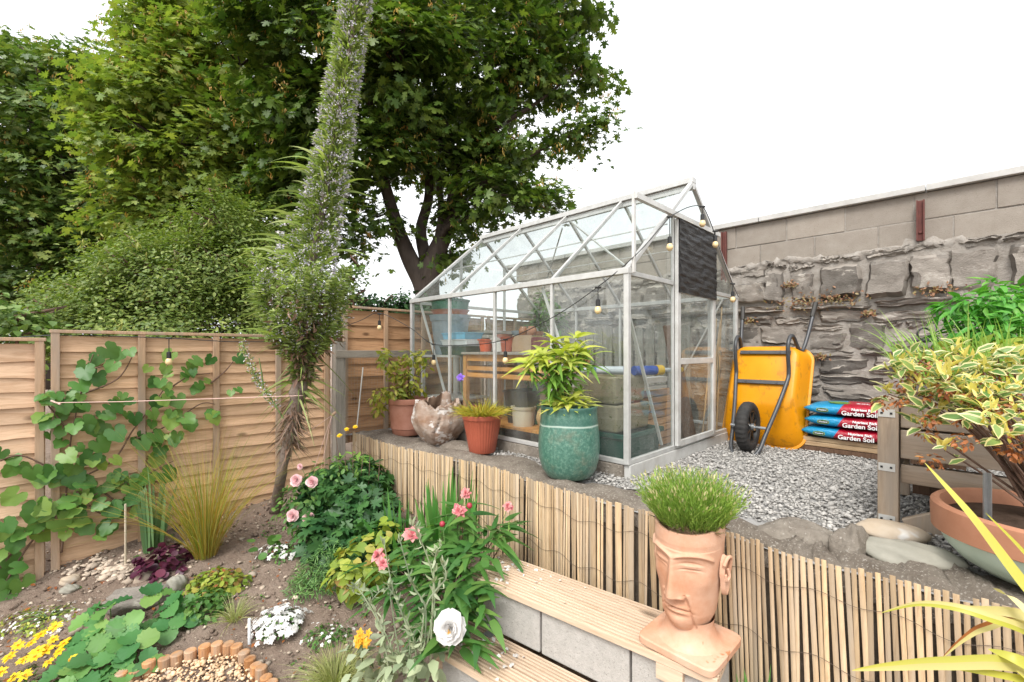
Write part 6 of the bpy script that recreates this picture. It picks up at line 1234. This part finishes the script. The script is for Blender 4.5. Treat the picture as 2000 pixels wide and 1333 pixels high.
for u, v, Y, s in ((897, 1000, 2.5, .042), (910, 965, 2.6, .032), (992, 990, 2.5, .028), (738, 1085, 2.4, .036), (748, 1101, 2.35, .03), (805, 1045, 2.45, .045)): npmesh('pink_bloom', daisy(P(u, v, Y), (rng.normal() * .3, -.8, .7), s * 1.15, 8, BROAD, 0, 3, .15, .2), M['pink2'], pe); p = P(u, v, Y); stems(pe, [[(g0 + p) / 2, p]], .0035, M['greenstem'])
mb = MB()
for u, v, Y in ((917, 988, 2.5), (864, 1024, 2.5)): mb = MB(); mb.lathe([(0, -.018), (.012, -.012), (.017, 0), (.012, .012), (0, .018)], 12, P(u, v, Y)); mb.build('bud', M['bud'], pe, smooth=True, world=True); stems(pe, [[(g0 + P(u, v, Y)) / 2, P(u, v, Y)]], .003, M['greenstem'])
# rose campion: silvery stems and leaves
ly = plant('rose_campion', 'silvery felted rose campion stems in front of the peony', 'perennial', PZ(770, 1330, -1.64)); st_ = []; tips = []; g0 = PZ(775, 1325, -1.64)
for u0, pts in ((790, ((800, 1250), (760, 1150), (712, 1190))), (760, ((745, 1230), (700, 1150), (690, 1155))), (760, ((748, 1235), (725, 1180))), (820, ((830, 1190), (870, 1130), (862, 1100))), (822, ((832, 1195), (805, 1140), (782, 1058))), (820, ((850, 1160), (820, 1050), (805, 1025))), (800, ((800, 1240), (770, 1160), (750, 1062))), (840, ((845, 1180), (850, 1090), (860, 1068))), (810, ((812, 1270), (795, 1210))), (820, ((822, 1270), (828, 1200))), (770, ((765, 1270), (735, 1200))), (790, ((780, 1280), (762, 1165)))):
    p = [P(u0, 1320, 1.98)] + [P(u, v, 1.95) for u, v in pts]; st_.append(smooth_path(p, 5)); tips.append(p[-1]); tips.append(p[-2])
stems(ly, st_, .0052, M['silver']); tp = np.array([tuple(t) for t in tips]); n_ = len(tp)
ch = [inst(LANCE, tp - [0, 0, .01], frames(np.tile([0, 0, 1.], (n_, 1)) + rdir(n_) * .25, rdir(n_)), rng.uniform(.03, .05, n_))]; tp5 = np.repeat(tp, 4, 0); ch.append(inst(LANCE, tp5 + rdir(len(tp5)) * .008, frames(rdir(len(tp5)) * .6 + [0, 0, 1], rdir(len(tp5))), rng.uniform(.022, .04, len(tp5))))
for u, v, n_ in ((740, 1300, 16), (790, 1290, 14), (700, 1285, 10), (835, 1290, 8), (770, 1325, 16), (840, 1320, 8)): ch.append(clump(np.array(P(u, v, 1.98)), (.09, .09, .08), int(n_ * 1.8), OVAL, .045, .095, inner=.2))
for q_ in st_:
    sp5 = np.array([tuple(x) for x in q_[2:-2]] * 2); ch.append(inst(LANCE, sp5, frames(rdir(len(sp5)) + [0, 0, .5], rdir(len(sp5))), rng.uniform(.03, .06, len(sp5))))
npmesh('leaves', ch, M['silver'], ly)
wf = plant('wallflower', 'small orange yellow flower head among the silver leaves', 'flower', PZ(708, 1310, -1.63)); p = P(708, 1250, 1.95); stems(wf, [[PZ(708, 1310, -1.63), p]], .004, M['greenstem']); fl = []
for i in range(12): fl += daisy(np.array(p) + rng.normal(size=3) * [.018, .012, .014], (rng.normal() * .5, -1, .5), .018, 5, BROAD, 0, 1, .1)
npmesh('blooms', fl, M['orangep'], wf)
# ---------------------------------------------------------------- plants in the pots
def sprig(c, d, n, L, w0, w1, droop, up=.35, mi=0, seg=6):   # whorl of leaves round a shoot tip
    a = rng.uniform(0, 6.28) + np.arange(n) * 2.4; d = np.array(Vector(d).normalized()); x = np.array(Vector(d).orthogonal().normalized()); y = np.cross(d, x); e = np.linspace(.1, .95, n)
    dd = unit(np.cos(a)[:, None] * x + np.sin(a)[:, None] * y + d * (e * 1.3 * up * 2)[:, None]); return blades(np.repeat(np.array(c)[None], n, 0) + d * (.03 * e)[:, None], dd, L * rng.uniform(.7, 1.1, n), rng.uniform(w0, w1, n), rng.uniform(droop * .4, droop, n), seg, mi, side=unit(np.cross(dd, d) + rdir(n) * .2), taper=2.4)
ch = []; st_ = []; b0 = p3 + Vector((0, 0, .42)); sh = [(1060, 700, 2.80, 15), (1035, 715, 2.75, 12), (1080, 672, 2.85, 12), (1130, 690, 2.80, 15), (1150, 700, 2.85, 11), (1105, 685, 2.9, 12), (1075, 725, 2.75, 12), (1110, 715, 2.75, 12), (1125, 665, 2.9, 9), (1095, 700, 2.7, 10)]
for u, v, Y, n_ in sh:
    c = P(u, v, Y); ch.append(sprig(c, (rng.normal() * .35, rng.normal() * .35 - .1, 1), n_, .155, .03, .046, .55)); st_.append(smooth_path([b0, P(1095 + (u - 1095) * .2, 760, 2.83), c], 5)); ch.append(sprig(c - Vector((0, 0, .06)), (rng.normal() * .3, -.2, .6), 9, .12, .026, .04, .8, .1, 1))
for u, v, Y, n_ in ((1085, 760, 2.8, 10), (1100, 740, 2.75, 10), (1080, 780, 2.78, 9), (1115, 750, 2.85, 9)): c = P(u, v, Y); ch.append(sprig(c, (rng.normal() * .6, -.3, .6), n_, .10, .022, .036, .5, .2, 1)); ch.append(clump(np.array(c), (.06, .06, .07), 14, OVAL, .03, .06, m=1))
for u, v, Y, n_ in ((1085, 800, 2.75, 12), (1120, 785, 2.75, 14), (1140, 795, 2.8, 11), (1105, 795, 2.72, 12), (1125, 775, 2.85, 10)): ch.append(sprig(P(u, v, Y), (rng.normal() * .3, -.3, 1), n_, .12, .025, .038, .5))
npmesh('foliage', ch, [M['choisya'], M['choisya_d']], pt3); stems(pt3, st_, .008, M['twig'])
ch = []; st_ = []; b0 = p1 + Vector((0, 0, .32))
for u, v, r, n_ in ((760, 705, .10, 70), (800, 700, .10, 60), (775, 730, .10, 60), (825, 695, .07, 34), (745, 775, .10, 70), (770, 765, .09, 60), (740, 800, .06, 30), (800, 740, .10, 55), (815, 760, .08, 40), (790, 770, .08, 50), (828, 720, .06, 26), (752, 690, .05, 26)): c = P(u, v, 4.2 + rng.normal() * .05); ch.append(clump(np.array(c), (r, r, r * .8), int(n_ * 1.1), OVAL, .035, .075, inner=.1)); st_.append([b0, (b0 + c) / 2 + Vector((0, 0, .04)), c])
npmesh('foliage', ch, M['yshrub'], pt1); stems(pt1, st_, .006, M['twig'])
n_ = 520; a = rng.uniform(0, 6.28, n_); k = .14 * np.sqrt(rng.uniform(0, 1, n_)); bp = np.array(p2) + np.stack([np.cos(a) * k, np.sin(a) * k, np.full(n_, .285)], 1); d = unit(np.stack([np.cos(a) * k * 9, np.sin(a) * k * 9, np.ones(n_)], 1) + rdir(n_) * .3)
ch = [blades(bp, d, rng.uniform(.08, .18, n_), rng.uniform(.006, .011, n_), rng.uniform(.15, .6, n_), 5)]; n2 = 26; ch.append(blades(bp[:n2], unit(rdir(n2) * .25 + [0, 0, 1]), rng.uniform(.14, .24, n2), .004, .15, 5))
npmesh('foliage', ch, M['moss'], pt2); c = P(899, 738, 3.50); fl = daisy(c, (-.1, -1, .3), .036, 7, BROAD, 0, 2, .1); npmesh('purple_bloom', fl, M['purplep'], pt2); stems(pt2, [smooth_path([p2 + Vector((-.05, 0, .28)), P(905, 775, 3.5), Vector(c)], 5)], .003, M['greenstem'])
# variegated shrub in the bowl
M['vary'] = leaf('yellow_shoots', g('#e3cf6a', '#e9dc8e', '#d3bf5a', k=1.0), .35)
ch = []; st_ = []; b0 = BWL + Vector((.06, .05, .19)); VG = variegated(); dry = []
for u, v, Y, n_ in ((1745, 715, 1.85, 7), (1770, 735, 1.80, 8), (1735, 770, 1.85, 6), (1790, 700, 1.9, 8), (1830, 720, 1.75, 9), (1860, 735, 1.70, 9), (1815, 760, 1.75, 8), (1890, 710, 1.75, 9), (1920, 725, 1.65, 10), (1950, 700, 1.7, 9), (1980, 720, 1.65, 10), (1900, 760, 1.6, 9), (1945, 770, 1.55, 9), (1985, 770, 1.55, 9), (1835, 800, 1.7, 8), (1800, 830, 1.75, 6), (1880, 800, 1.6, 9), (1930, 810, 1.5, 9), (1975, 820, 1.5, 8), (1845, 880, 1.6, 4), (1925, 840, 1.45, 7), (1960, 860, 1.45, 6), (2010, 740, 1.6, 9), (2040, 800, 1.6, 9), (2020, 850, 1.5, 8), (1870, 690, 1.85, 7), (1840, 745, 1.65, 8), (2080, 760, 1.6, 10), (2000, 690, 1.8, 8), (1865, 770, 1.65, 8), (1910, 785, 1.55, 8), (1785, 765, 1.78, 6)):
    c = P(u, v, Y); n_ = int(n_ * 1.5); d = unit(np.stack([np.cos(a_ := rng.uniform(0, 6.28, n_)), np.sin(a_), rng.uniform(-.5, 1.0, n_)], 1)); nr = unit(np.array([0, -.45, .9]) + rdir(n_) * .75)
    ch.append(inst(VG, np.array(c) + d * .01 + rng.normal(size=(n_, 3)) * .022, frames(d, nr), rng.uniform(.038, .082, n_))); m_ = Vector((b0.x * .5 + c.x * .5, b0.y * .5 + c.y * .5, b0.z * .35 + c.z * .65)); st_.append(smooth_path([b0 + Vector(rng.normal(size=3) * [.02, .02, 0]), m_ + Vector(rng.normal(size=3) * .02), c], 5))
    ch.append(inst(mt(LANCE, 2), np.array(c) + rng.normal(size=(7, 3)) * .012 + [0, 0, .015], frames(unit(rdir(7) * .7 + [0, 0, .9]), rdir(7)), rng.uniform(.03, .06, 7)))
    if rng.uniform() < .95: dry.append(clump(np.array(c) + [rng.normal() * .03, -.01, -.035], (.035, .035, .028), 46, OVAL, .010, .024))
npmesh('variegated_foliage', ch, [M['varg'], M['varc'], M['vary']], bowl); [npmesh('dried_cluster', [d_], M['dry'], bowl) for d_ in dry]; stems(bowl, st_, .006, M['twig'], 'branch')
# plants in the raised planter
M['chive'] = leaf('chive_blades', g('#8fb85a', '#a6c86a', '#7aa84a', '#bcd080', k=1.0), .35)
gb = plant('loveage_plant', 'bright green leafy plant topmost in the raised planter', 'vegetable', W(.66, -1.55, .55)); gb.name = 'leafy_vegetable'; ch = []; st_ = []; b0 = P(1925, 765, 2.3)
for u, v, Y, r, n_ in ((1935, 560, 2.35, .05, 34), (1915, 590, 2.3, .09, 80), (1870, 610, 2.35, .09, 70), (1960, 600, 2.3, .12, 130), (1990, 580, 2.4, .10, 110), (1925, 640, 2.25, .14, 160), (1980, 660, 2.2, .16, 190), (1880, 660, 2.35, .11, 110), (2030, 620, 2.3, .16, 200), (2060, 560, 2.4, .12, 100), (1850, 600, 2.4, .04, 20)):
    c = P(u, v, Y); ch.append(clump(np.array(c), (r, r, r * .7), int(n_ * .9), LANCE, .05, .10, inner=.15, up=.9)); st_.append([b0, (b0 + c) / 2 + Vector((0, 0, .04)), c])
npmesh('foliage', ch, M['bright'], gb); stems(gb, st_, .005, M['greenstem'])
lt = plant('lettuce', 'pale lime green broad leaves low in the raised planter', 'vegetable', P(1900, 740, 2.1)); npmesh('leaves', [clump(np.array(P(u, v, Y)), (.11, .1, .06), 40, BROAD, .07, .12, half=True) for u, v, Y in ((1880, 720, 2.15), (1830, 725, 2.2), (1950, 700, 2.1), (1900, 690, 2.2), (1990, 705, 2.1), (2040, 700, 2.1))], M['limegreen'], lt); stems(lt, [[P(1900, 760, 2.1), P(u, 720, 2.12)] for u in (1830, 1880, 1950)], .005, M['greenstem'])
tuft('chives', 'arching thin green onion blades in the front of the raised planter', 'vegetable', 0, 0, 110, .46, .012, .34, .42, M['chive'], rad=.24, base=P(1890, 755, 2.05))
tuft('chives', 'second tuft of green onion blades nearer the right edge', 'vegetable', 0, 0, 90, .46, .013, .34, .4, M['chive'], rad=.2, base=P(1985, 760, 1.95))
# yellow striped sword plant in the foreground right: few explicit leaves rooted right of the frame
yp = plant('striped_flax', 'yellow and cream striped sword leaves reaching in from the right', 'flax', P(2190, 1420, 1.02)); root_ = P(2190, 1420, 1.02)
def sword(pts, w_, mi, fold=.25):
    sp = smooth_path([P(*q) for q in pts], 8); k = len(sp); vs = []
    for i, p in enumerate(sp):
        t = (sp[min(i + 1, k - 1)] - sp[max(i - 1, 0)]).normalized(); s = t.cross(Vector((.15, -1, .35))).normalized(); nn = s.cross(t); f = i / (k - 1); ww = w_ * (1 - f ** 2.6) * (.75 + .25 * min(1, f * 5)) * .5 + .0006
        vs += [p - s * ww, p + nn * ww * fold * -1, p + s * ww]
    return (np.array([[tuple(v) for v in vs]]), [q for i in range(k - 1) for q in ((3 * i, 3 * i + 1, 3 * i + 4, 3 * i + 3), (3 * i + 1, 3 * i + 2, 3 * i + 5, 3 * i + 4))], [x for i in range(k - 1) for x in (mi if isinstance(mi, tuple) else (mi, mi))])
sw_ = [sword(((2150, 1320, 1.05), (2000, 1140, 1.12), (1900, 1010, 1.18), (1806, 904, 1.25)), .036, (0, 0)), sword(((2150, 1380, 1.0), (2000, 1302, .98), (1850, 1296, .98), (1740, 1302, 1.0), (1664, 1310, 1.02)), .030, (1, 0)),
       sword(((2150, 1330, 1.05), (2020, 1240, 1.04), (1930, 1205, 1.05), (1860, 1185, 1.08), (1790, 1180, 1.1), (1722, 1197, 1.12)), .022, (0, 1)), sword(((2150, 1320, 1.1), (2010, 1215, 1.08), (1925, 1225, 1.08), (1880, 1250, 1.08), (1840, 1286, 1.08)), .022, (1, 2)),
       sword(((2150, 1350, .98), (2050, 1240, 1.0), (1980, 1170, 1.05), (1940, 1150, 1.1)), .026, (1, 1)), sword(((2150, 1390, .95), (2060, 1330, .95), (1990, 1290, .96), (1930, 1268, 1.0)), .034, (0, 0)), sword(((2150, 1410, .98), (2050, 1345, .96), (1960, 1320, .98), (1780, 1290, 1.02)), .02, (0, 0)),
       sword(((2150, 1300, 1.05), (2080, 1190, 1.08), (2010, 1090, 1.12), (1925, 1002, 1.16)), .018, (0, 0)), sword(((2150, 1340, 1.05), (2060, 1235, 1.06), (1990, 1200, 1.06), (1900, 1190, 1.1), (1800, 1182, 1.1)), .026, (1, 1)), sword(((2170, 1400, 1), (2100, 1360, .98), (2040, 1345, .96), (1985, 1310, .96)), .03, (0, 1))]
npmesh('blades', sw_, [M['phorm'], M['phormc'], M['dry']], yp)
mb = MB(); mb.tube([Vector((root_.x, root_.y, -1.75)), root_, P(2150, 1370, 1.0)], [.05, .04, .03], 10); mb.build('stem', M['phormc'], yp, world=True, smooth=True)

bs = plant('shrub', 'green climber growing behind the back corner of the greenhouse', 'shrub', W(2.05, 2.55)); npmesh('foliage', [clump(np.array(W(2.02, q, z)), (.16, .2, .26), 260, OVAL, .05, .09, inner=.4) for q, z in ((2.6, 1.0), (2.45, 1.35), (2.62, .55), (2.25, 1.15))], M['green'], bs); stems(bs, [[W(2.05, 2.55), W(2.05, 2.5, 1.4)], [W(2.05, 2.55), W(2.05, 2.25, 1.15)]], .01, M['twig'])
